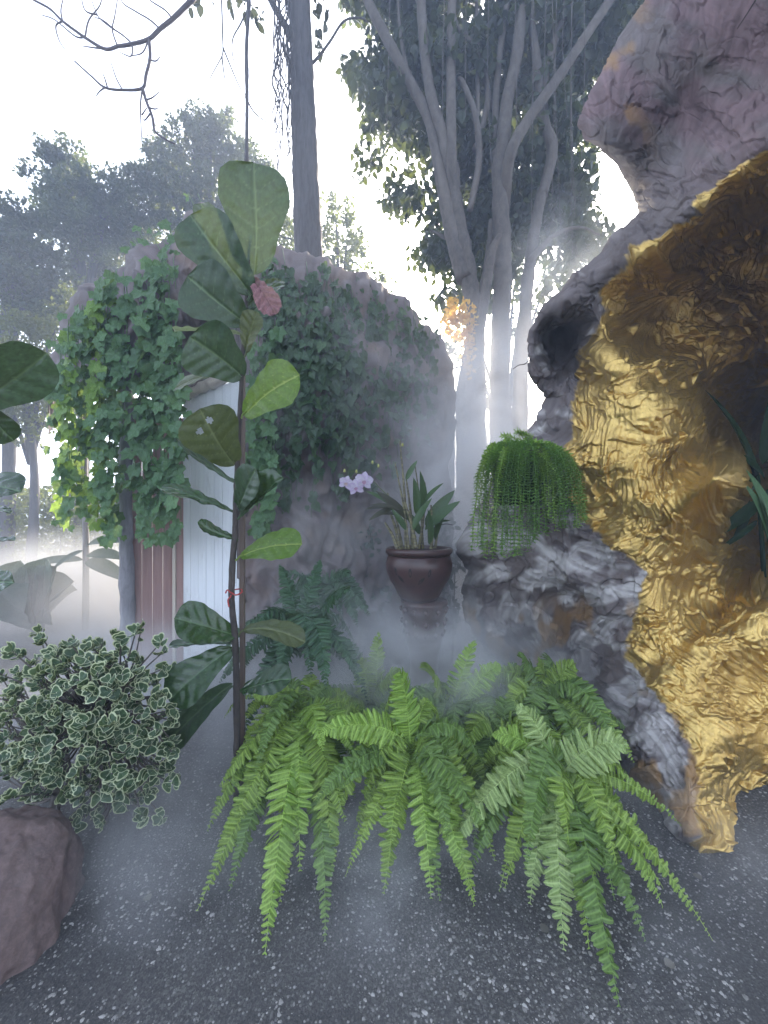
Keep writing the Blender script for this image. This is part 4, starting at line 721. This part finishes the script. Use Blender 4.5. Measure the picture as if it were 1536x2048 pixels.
# ---------------------------------------------------------------- trees
def limb(pts, Y, rads, n=60, k=12, wob=.12, seed=0): return tube([P(p[0], p[1], Y+(p[2] if len(p) > 2 else 0)) for p in pts], [r*(.86 if Y > 6 else 1)/FP*Y for r in rads], n, k, wob, seed)
FICB = barkmat('ficus_bark', (.05, .042, .035), (.115, .098, .082), (9, 9, 5), .8, .5); TRB = barkmat('trunk_bark', (.035, .032, .036), (.085, .08, .085), (16, 16, 2.5), .85, .8)
def ficus():
    Y = 6.2; t = thing('ficus_tree', 'many stemmed tree with dense dark crown rising out of mist', 'tree', G(985, 1024+CH*FP/Y)); T = lambda pts, r, dy=0, **k: build('limb', limb(pts, Y+dy, r, **k), FICB, t)
    base = 1024+CH*FP/Y
    build('trunk', [limb([(955,base),(952,1000),(950,800),(950,650),(935,540),(912,420),(905,330)], Y, [40,30,24,20,19,17,14], 70, 16, .25, 1), limb([(1010,base,.1),(1006,1000,.1),(1000,780,.05),(1002,640),(1006,520),(1000,400),(998,300)], Y, [36,28,24,21,20,18,15], 70, 16, .25, 2), limb([(1045,base,.25),(1040,950,.25),(1040,760,.3),(1052,600,.3),(1066,480,.2),(1085,380,.1)], Y, [26,22,18,15,13,12], 60, 14, .25, 3), limb([(925,base,.3),(930,980,.3),(925,800,.3),(948,660,.25),(975,540,.2),(985,440,.15)], Y, [24,20,16,13,11,9], 60, 14, .25, 4)], FICB, t)
    T([(930,560),(905,470),(885,370),(860,245),(815,155),(775,80),(735,0),(700,-90)], [20,17,14,12,11,10,9]); T([(905,400,.2),(890,290),(862,190),(848,90),(838,-60)], [15,13,12,11,11], -.1); T([(908,430,.25),(903,300),(902,130),(905,-60)], [13,12,11,10], -.15)
    T([(1000,400,.15),(1005,300),(1015,200),(1035,100),(1048,-60)], [18,17,14,13,12], -.05); T([(998,340),(992,230),(997,130),(1012,20),(1018,-60)], [11,8,7,6], .1); T([(1008,420,.35),(1020,310),(1060,235),(1120,150),(1170,75),(1230,-15)], [12,11,10,9,8], -.25)
    T([(1085,390),(1105,300),(1090,250),(1080,190),(1072,110),(1060,30),(1055,-60)], [12,12,11,10,8,7], .1); T([(1088,230),(1092,150),(1110,80),(1140,0),(1150,-60)], [8,8,8,7], .15); T([(940,420),(958,320),(950,230),(925,165),(915,158)], [7,8,6,3], -.1); T([(957,300),(955,180),(955,60),(950,-60)], [6,5,4,4], .1)
    T([(950,300),(975,200),(960,110),(920,60),(905,20)], [7,6,5,3], .15); T([(985,220),(965,140),(940,90),(925,40)], [6,5,4,3], .25); T([(820,170),(800,60),(795,-40)], [5,4,3], .1); T([(945,560),(910,490),(880,470),(860,460)], [9,7,4,2], .1); T([(1060,520),(1110,470),(1160,455),(1200,470)], [8,5,3,2], .1); T([(960,660),(975,560),(985,500),(1000,470)], [10,9,8,5], -.35)
    # crown: leaf clumps round the limbs
    RSX = np.random.RandomState(5); cl = []
    out = tab([(-260,690),(0,690),(60,700),(130,705),(250,670),(330,705),(380,760),(430,820),(520,850),(600,880),(640,905)]); ro = tab([(-260,1400),(60,1300),(250,1220),(300,1230),(400,1235),(470,1200),(560,1130),(620,1090),(640,1080)])
    while len(cl) < 660:
        y = RSX.uniform(-260, 600); x = RSX.uniform(out(y)+10, ro(y)-10); cen = abs(x-960)
        if y > 240 and RSX.rand() > np.interp(y, [240, 330, 450, 600], [.80, .55, .36, .36]): continue
        if y > 280 and 765 < x < 850 and y < 360 and RSX.rand() < .5: continue
        if 290 < y < 460 and x > 1150 and RSX.rand() < .8: continue
        if fbm(np.array([x/60]), np.array([y/60]), 3.3, 2)[0] < -.12: continue
        dy = RSX.uniform(-.5, 2.4) if y < 300 else RSX.uniform(-.1, 1.4)
        cl.append((x, y, dy, RSX.uniform(.22, .55)))
    pos, nn = [], []
    for x, y, dy, r in cl:
        c = P(x, y, Y+.5+dy)*1.; k = int(62*(r/.35)**1.6); o = rv(k)*(r*RSX.rand(k)**.5)[:, None]*np.array([1, 1, .75]); pos.append(c+o)
    pos = np.concatenate(pos); n = len(pos); dr = nrm(RSX.randn(n, 3)*.7+np.array([0, 0, -.8])); m = leafmat('ficus_leaf', (.009, .020, .008), (.024, .044, .014), (.1, .12, .04), .35, .22, 10, (2, 3))
    build('crown', scatter(OV, pos, dr, rv(n), .155*(.7+.6*RSX.rand(n)), RSX.rand(n)), m, t)
    glow = leafmat('sun_glow_leaf', (.85, .36, .08), (.95, .58, .18), None, .5, .88); k = 700; c = P(915, 640, Y-.4); pp = c+rv(k)*(RSX.rand(k)**.5)[:, None]*np.array([.26, .2, .34]); pp[500:] = P(938, 690, Y-.3)+rv(200)*(RSX.rand(200)**.5)[:, None]*np.array([.10, .1, .55]); build('sun_glow_cluster', scatter(OV, pp, rv(k), rv(k), .07*(.7+.6*RSX.rand(k))), glow, t)  # leaves added to stand for the orange sun glow, its light in their colour
    for k in range(14):
        x = RSX.uniform(770, 1180); y1 = RSX.uniform(200, 560); d = RSX.uniform(-.8, -.2); build('aerial_root', tube([P(x, -60, Y+d), P(x+RSX.uniform(-6, 6), y1*.4, Y+d), P(x+RSX.uniform(-8, 8), y1, Y+d)], [.006, .004], 20, 4), FICB, t)
ficus()
def crown_tree(name, label, px, topy, Y, spread, trunkr, lobes, m, leaf, group=None, density=1., base_y=None):
    """a further tree: trunk and limbs, a crown of leaf clumps over lobes (px, py, dy, radius px)"""
    t = thing(name, label, 'tree', (P(px, 0, Y)[0], Y, 0), group); s = Y/FP; S = []
    g = np.array([P(px, 0, Y)[0], Y, 0]); fork = P(px, np.mean([l[1] for l in lobes])+60, Y); S.append(tube([g, (g+fork)/2+np.array([.1, 0, 0]), fork], [trunkr, trunkr*.8, trunkr*.5], 20, 8, .2))
    for l in lobes: c = P(l[0], l[1], Y+l[2]); S.append(tube([(g*.35+fork*.65), (fork+c)/2, c], [trunkr*.5, trunkr*.3, .02], 12, 6))
    build('trunk', S, TRB, t); pos = []
    for x, y, d, r in lobes:
        c = P(x, y, Y+d); R = r*s; nb = int(44*density*(r/60)**1.4)
        for _ in range(nb):
            q = rv(1)[0]*R*RS.rand()**.4*np.array([1, .9, .9]); rr = R*RS.uniform(.14, .34); k = int(52*density*(rr/(.22*R))**1.7*max(.5, R/.9)); pos.append(c+q+rv(k)*(rr*RS.rand(k)**.5)[:, None])
    pos = np.concatenate(pos); n = len(pos); build('crown', scatter(OVF, pos, nrm(RS.randn(n, 3)+np.array([0, 0, .3])), rv(n), leaf*(.6+.7*RS.rand(n))), m, t); return t
def far_trees():
    A = leafmat('olive_tree_leaf', (.055, .070, .022), (.10, .115, .035), None, .5, .35, 4); Bq = leafmat('dark_tree_leaf', (.016, .030, .018), (.034, .055, .025), None, .5, .3, 4); D = leafmat('dry_tree_leaf', (.13, .10, .04), (.17, .14, .05), None, .5, .4, 4)
    g = 'trees beyond the hut'
    crown_tree('broadleaf_tree', 'tall dark tree behind the hut peak and fig top', 400, 240, 11, 0, .16, [(400,290,0,62),(350,350,.3,70),(300,400,-.3,60),(455,300,.2,60),(500,360,.3,60),(420,420,0,80),(530,440,.4,50),(380,250,0,34),(330,320,0,40),(440,250,.1,34),(310,470,0,60)], Bq, .105, g)
    crown_tree('broadleaf_tree', 'rounded dark tree with pointed top left of the hut', 160, 300, 10, 0, .16, [(130,330,0,48),(118,390,.1,62),(180,400,0,66),(240,420,.3,66),(150,470,0,90),(230,500,.4,80),(115,315,0,24),(275,360,.3,36)], Bq, .105, g)
    crown_tree('broadleaf_tree', 'dark tree cut by the left frame edge above the big fig leaf', 10, 400, 9, 0, .15, [(10,460,0,62),(50,500,.1,60),(-40,520,0,80),(30,580,.2,80),(90,560,.3,60),(90,620,.3,60),(20,430,0,34)], Bq, .10, g)
    crown_tree('broadleaf_tree', 'low olive brown tree in the gap between left curtain and frame edge', 60, 680, 8.5, 0, .10, [(40,680,0,70),(110,660,.2,60),(30,780,0,60),(90,760,.3,60),(60,850,0,55),(120,820,.3,55),(-30,800,0,70),(180,640,.6,70)], A, .085, g, .8)
    crown_tree('broadleaf_tree', 'sparse tree behind the blue grey trunk, right of it', 680, 420, 11, 0, .12, [(670,430,0,42),(700,480,.1,46),(660,510,0,60),(720,530,.2,40),(560,470,.3,60),(610,500,.3,60),(760,570,.1,30)], A, .12, g, .6)
    crown_tree('broadleaf_tree', 'sparse tree in the gap behind the many stemmed tree', 1010, 500, 12, 0, .12, [(1040,520,0,60),(1100,540,.3,50),(1150,500,0,46),(900,700,0,45),(1060,640,.3,50),(980,800,.3,60),(860,770,.3,50)], Bq, .15, g, .45)
    # hedge in the far left
    t = thing('hedge', 'low olive hedge far left at the edge of the mist', 'hedge', (-9, 9.5, 0)); k = 26000; x = RS.uniform(-11.5, 2, k); pos = np.stack([x, 9.6+.5*RS.randn(k), (1.9+.3*noise(x*1.3, 0., 2.))*RS.rand(k)**.7], -1); build('foliage', scatter(OVF, pos, rv(k), rv(k), .12*(.6+.6*RS.rand(k))), A, t)
    build('stems', [tube([(xx, 9.6, 0), (xx+.1, 9.6, 1.2)], [.03, .015], 5, 5) for xx in np.arange(-11, 2, .8)], TRB, t)
far_trees()
def tall_trees():
    Y = 5.4; t = thing('tall_tree', 'tall straight blue grey trunk with hanging root strands on its left', 'tree', G(630, 1024+CH*FP/Y))
    build('trunk', limb([(640,1224),(632,900),(628,700),(618,520),(612,370),(606,210),(603,100),(597,-20),(590,-160)], Y, [34,31,30,28.5,26,24,22,21,20], 140, 20, .10, 5), TRB, t)
    build('branch', limb([(592,95),(575,60),(552,20),(530,-20)], Y, [9,7,6,5], 20, 8), TRB, t); build('branch', limb([(622,130),(640,110),(662,80),(688,42),(720,36),(735,44)], Y, [3,2.5,2,1.5], 24, 6), TRB, t)
    for k in range(20):
        x = 548+random.random()*36; y1 = random.choice([330, 420, 480])*random.uniform(.7, 1); d = random.uniform(-.3, .2); pts = [P(x+random.uniform(-8, 8), -60+(y1+60)*j/14, Y+d) for j in range(15)]; build('aerial_root', tube(pts, [.010, .008, .003], 70, 4, .4, k), TRB, t)
    m = leafmat('high_leaf', (.04, .045, .03), (.07, .075, .045), None, .5, .08); RSY = np.random.RandomState(3)
    pp, dd = [], []
    for x, y, r, k in ((645,30,14,9),(640,95,10,7),(505,15,18,12),(520,28,10,5),(630,50,8,4),(385,10,12,4),(405,5,8,3),(425,0,6,2),(465,-5,12,4),(640,-10,14,6)):
        c = P(x, y, Y); pp.append(c+rv(k)*r/FP*Y); dd.append(nrm(RSY.randn(k, 3)*.5+np.array([0, 0, -1])))
    pp = np.concatenate(pp); build('leaves', scatter(OV, pp, np.concatenate(dd), rv(len(pp)), .14*(.7+.5*RS.rand(len(pp)))), m, t)
    Y = 4.6; r_ = [3.6+(.9 if i % 5 == 0 else 0) for i in range(24)]; t = thing('thin_tree', 'thin knobbly bare pole like trunk behind the top fig leaf', 'tree', (P(492, 0, Y)[0], Y+.6, 0)); build('trunk', limb([(488,1258),(490,900),(491,600),(493,330),(494,200),(493,100),(497,20),(500,-80)], Y, r_, 160, 8, .15), TRB, t)
    for pts in ([(495,20),(480,50),(465,80),(467,120),(490,190)], [(443,-20),(445,60),(446,95),(444,112),(430,138),(418,160)], [(446,95),(458,125),(475,165),(490,195)], [(494,200),(505,220),(520,235),(537,247)], [(444,112),(447,140),(452,172)]): build('branch', limb(pts, Y, [1.8, 1.3, .8], 20, 5), TRB, t)
    t = thing('bare_branch', 'leafless drooping branch with fine twigs at top left', 'branch', P(380, 0, 4.2)); Y = 4.2; PB = flat('purple_twig_bark', (.07, .055, .07), .8)
    br = [[(420,-60),(390,-8),(376,8),(345,38),(320,58),(298,78),(265,88),(235,93),(210,98),(170,75),(125,42),(100,18),(64,-2)],[(298,78),(300,115),(292,150),(285,176),(250,180),(210,175),(180,150),(149,122)],[(285,176),(292,200),(305,235),(310,262),(330,278),(350,288)],[(285,176),(281,210),(282,250),(284,290)],
          [(320,58),(300,40),(270,22),(245,5),(240,-20)],[(210,98),(185,95),(165,92)],[(265,88),(245,70),(215,50),(195,30),(180,-10)],[(125,42),(112,52),(118,80),(132,102)],[(235,93),(225,60),(230,30),(238,-20)],[(210,175),(200,182),(192,192)],[(245,180),(232,155),(221,122)],[(215,175),(210,158),(205,145)],[(300,120),(312,122),(320,114)],[(265,88),(262,112),(240,105)],[(298,78),(285,105),(262,112)],[(170,75),(150,72),(110,40),(84,30)],
          [(345,38),(330,20),(300,0),(290,-20)],[(170,75),(178,40),(200,10),(205,-20)],[(125,42),(122,20),(128,-10)],[(195,30),(170,20),(160,-20)],[(292,200),(305,195),(318,184)],[(296,215),(310,218),(316,216)],[(284,230),(294,215)],[(302,225),(290,240),(284,236)],[(230,60),(205,40),(190,35)]]
    for i, p in enumerate(br): build('bough' if i < 4 else 'twig', limb(p, Y, ([5.5, 4, 3, 1.8] if i == 0 else [3.2, 2.6, 1.4] if i < 3 else [1.7, 1.3, .8]), 10*len(p), 6, .1, i), PB, t)
tall_trees()
def fallen():
    m = leafmat('fallen_leaf', (.16, .15, .13), (.25, .23, .20), None, .6, .1)
    for i, (x, y, a, lb) in enumerate(((1083,1863,.6,'pale fallen leaf on the gravel left of the longest right frond'),(1405,1760,2.,'grey fallen leaf on the gravel below the gold foot'),(690,1725,1.,'small fallen leaf between the left and middle front ferns'),(1330,1930,.2,'small fallen leaf by the dark frond tip at lower right'),(300,1800,2.6,'fallen leaf on the gravel between boulder and left fern'))):
        tag(build('fallen_leaf', scatter(OV, [G(x, y, .014)], [(math.cos(a), math.sin(a), .05)], [(.1, -.1, 1)], [.034], [i*.2], [1.4]), m), lb, 'leaf', 'fallen leaves on the gravel')
fallen()
def misty_plants():
    m = leafmat('taro_leaf', (.06, .10, .075), (.09, .13, .09), None, .5, .04); Y = 4.5; t = thing('cabbage_rosette', 'broad leaved rosette plant half lost in mist at far left', 'plant', P(75, 1240, Y)*np.array([1, 1, 0])+np.array([0, 0, .3]))
    for e, N in (((10,1150),(.2,-1,.5)),((40,1120),(0,-1,.3)),((95,1118),(0,-1,.3)),((112,1130),(-.2,-1,.3)),((150,1165),(-.4,-1,.5)),((155,1180),(-.3,-.6,1)),((20,1200),(.2,-.6,1)),((60,1165),(0,-1,.6)),((120,1200),(0,-.8,.8)),((-20,1170),(.2,-1,.5)),((75,1140),(0,-1,.4))):
        B = P(75+random.uniform(-26, 26), 1250, Y); E = P(*e, Y+random.uniform(-.35, .35)); fig_leaf('leaf', B, E, np.linalg.norm(E-B)*.55, N, m, t, cup=.5, seed=e[0]*.1)
    build('stem', tube([P(75, 1322, Y), P(76, 1250, Y)], [.05, .06], 8, 8), DARKBARK, t)
    Y = 4.6; t = thing('sapling', 'slim grey sapling with long drooping leaves behind the left ivy curtain', 'tree', (P(170, 0, Y)[0], Y, 0)); build('trunk', limb([(171,1258),(172,1100),(170,950),(172,800),(176,700)], Y, [6, 5.5, 5, 5], 40, 8, .1), barkmat('sapling_bark', (.16, .15, .14), (.26, .25, .24)), t)
    for b, e in (((168,1120),(45,1112)),((174,1110),(235,1095)),((172,1120),(245,1140)),((174,1090),(232,1060)),((168,1100),(100,1125))):
        B, E = P(*b, Y), P(*e, Y-.3); L = np.linalg.norm(E-B); build('leaf', scatter(STRAP, [B], [E-B], [(0, -.6, .8)], [L], [.5]), m, t)
    # understory leaves on the right of the ficus base and low plants by the pot
    t = thing('understory_plant', 'loose leafy plant behind the orchid pot beside the rock ledge', 'plant', P(900, 1250, 3.6)*np.array([1, 1, 0])); k = 500; c = P(880, 1010, 3.6); pos = np.concatenate([P(x, y, 3.6)+rv(60)*(.10*RS.rand(60)**.5)[:, None]*np.array([1.3, 1, 1.6]) for x, y in ((885,1060),(905,1120),(880,1170),(735,1080),(720,1150),(760,1200),(900,1230),(740,1250))]); build('leaves', scatter(OV, pos, nrm(RS.randn(len(pos), 3)+np.array([0, 0, .4])), rv(len(pos)), .07), m, t)
    build('stems', [tube([P(x, 1324, 3.6), P(x+6, y, 3.6)], [.008, .004], 8, 5) for x, y in ((885,1040),(905,1100),(735,1060),(745,1120),(720,1130),(880,1150))], DARKBARK, t)
    o = build('hose', tube([P(905, 1050, 3.0), P(890, 1048, 2.98), P(872, 1054, 2.95)], [.004, .004], 16, 6), flat('hose', (.2, .2, .2), .5)); tag(o, 'thin misting hose running from the rock ledge to the orchid pot', 'hose')
misty_plants()

# ---------------------------------------------------------------- air: even haze, and banks of machine-made mist
def air():
    mt = bpy.data.materials.new('haze_air'); mt.use_nodes = True; nt = mt.node_tree; nt.nodes.clear(); out = nt.nodes.new('ShaderNodeOutputMaterial')
    v = nd(nt, 'ShaderNodeVolumePrincipled', {'Color': (.68, .79, 1., 1), 'Density': .0115, 'Anisotropy': .1}); nt.links.new(v.outputs[0], out.inputs['Volume'])
    o = build('haze', box((-1600, -1600, -1.2), (1600, 1600, 12.5)), mt, smooth=False); tag(o, kind='stuff')
    k = 0
    for name, c, r, dens, nsc, thr, alb in MIST:
        k += 1; mt = bpy.data.materials.new('mist_air'); mt.use_nodes = True; nt = mt.node_tree; nt.nodes.clear(); out = nt.nodes.new('ShaderNodeOutputMaterial')
        tc = nd(nt, 'ShaderNodeTexCoord').outputs['Object']
        ln = nd(nt, 'ShaderNodeVectorMath', {0: tc}, operation='LENGTH').outputs['Value']
        fall = nd(nt, 'ShaderNodeMapRange', {0: ln, 1: .15, 2: 1., 3: 1., 4: 0.}, interpolation_type='SMOOTHERSTEP').outputs[0]
        n = nd(nt, 'ShaderNodeTexNoise', {'Vector': nd(nt, 'ShaderNodeMapping', {'Vector': tc, 'Scale': tuple(x*nsc for x in r), 'Location': (k*3.1, k, 0)}).outputs[0], 'Scale': 1., 'Detail': 3., 'Roughness': .6, 'Distortion': 1.1}).outputs['Fac']
        m_ = rng(nt, n, thr, thr+.22, .04, 1.); d = nd(nt, 'ShaderNodeMath', {0: fall, 1: m_}, operation='MULTIPLY').outputs[0]; d = nd(nt, 'ShaderNodeMath', {0: d, 1: dens}, operation='MULTIPLY').outputs[0]
        v = nd(nt, 'ShaderNodeVolumePrincipled', {'Color': (alb*.985, alb*.99, alb, 1), 'Density': d, 'Anisotropy': .0}); nt.links.new(v.outputs[0], out.inputs['Volume'])
        import bmesh
        bm = bmesh.new(); bmesh.ops.create_icosphere(bm, subdivisions=3, radius=1.02); me = bpy.data.meshes.new(name); bm.to_mesh(me); bm.free(); me.materials.append(mt)
        o = bpy.data.objects.new('mist', me); C.collection.objects.link(o); o.location = c; o.scale = r; tag(o, kind='stuff')
MIST = [('mist', (.4, 2.15, .35), (1.3, .45, .42), 2.4, 2.4, .44, .94),
        ('mist', (-.4, 2.9, 1.0), (.9, .4, .8), .8, 2.0, .44, .94),
        ('mist', (-3.4, 5.0, .0), (3.1, 1.7, 1.40), 2.8, 1.0, .30, .62),      # low bank, far left
        ('mist', (1.05, 4.8, 1.6), (1.45, 1.35, 2.7), 2.6, .8, .34, .97),     # plume between hut and rock
        ('mist', (.60, 3.40, 1.3), (.95, .65, 1.8), 2.6, 1.3, .40, .95),
        ('mist', (.0, 2.6, .1), (1.7, 1.0, .95), 3.8, 1.6, .40, .94),         # behind the front ferns, round the pot stand
        ('mist', (-1.5, 2.5, .0), (1.5, .9, .95), 2.2, 1.5, .40, .85),       # behind bush and fig foot
        ('mist', (.3, 1.65, .0), (1.9, .8, .42), 2.4, 2.2, .46, .88),        # thin wisps on the gravel and through the front ferns
        ('mist', (-.9, 1.5, .05), (.7, .6, .45), 1.8, 2.0, .44, .88),
        ('mist', (-.6, 3.3, 2.3), (1.7, .6, 1.2), .55, 1.4, .42, .95),        # veil before the hut
        ('mist', (1.75, 3.6, 3.2), (1.0, .9, 1.2), .9, 1.2, .38, .95)]       # wisp under the overhang
air()
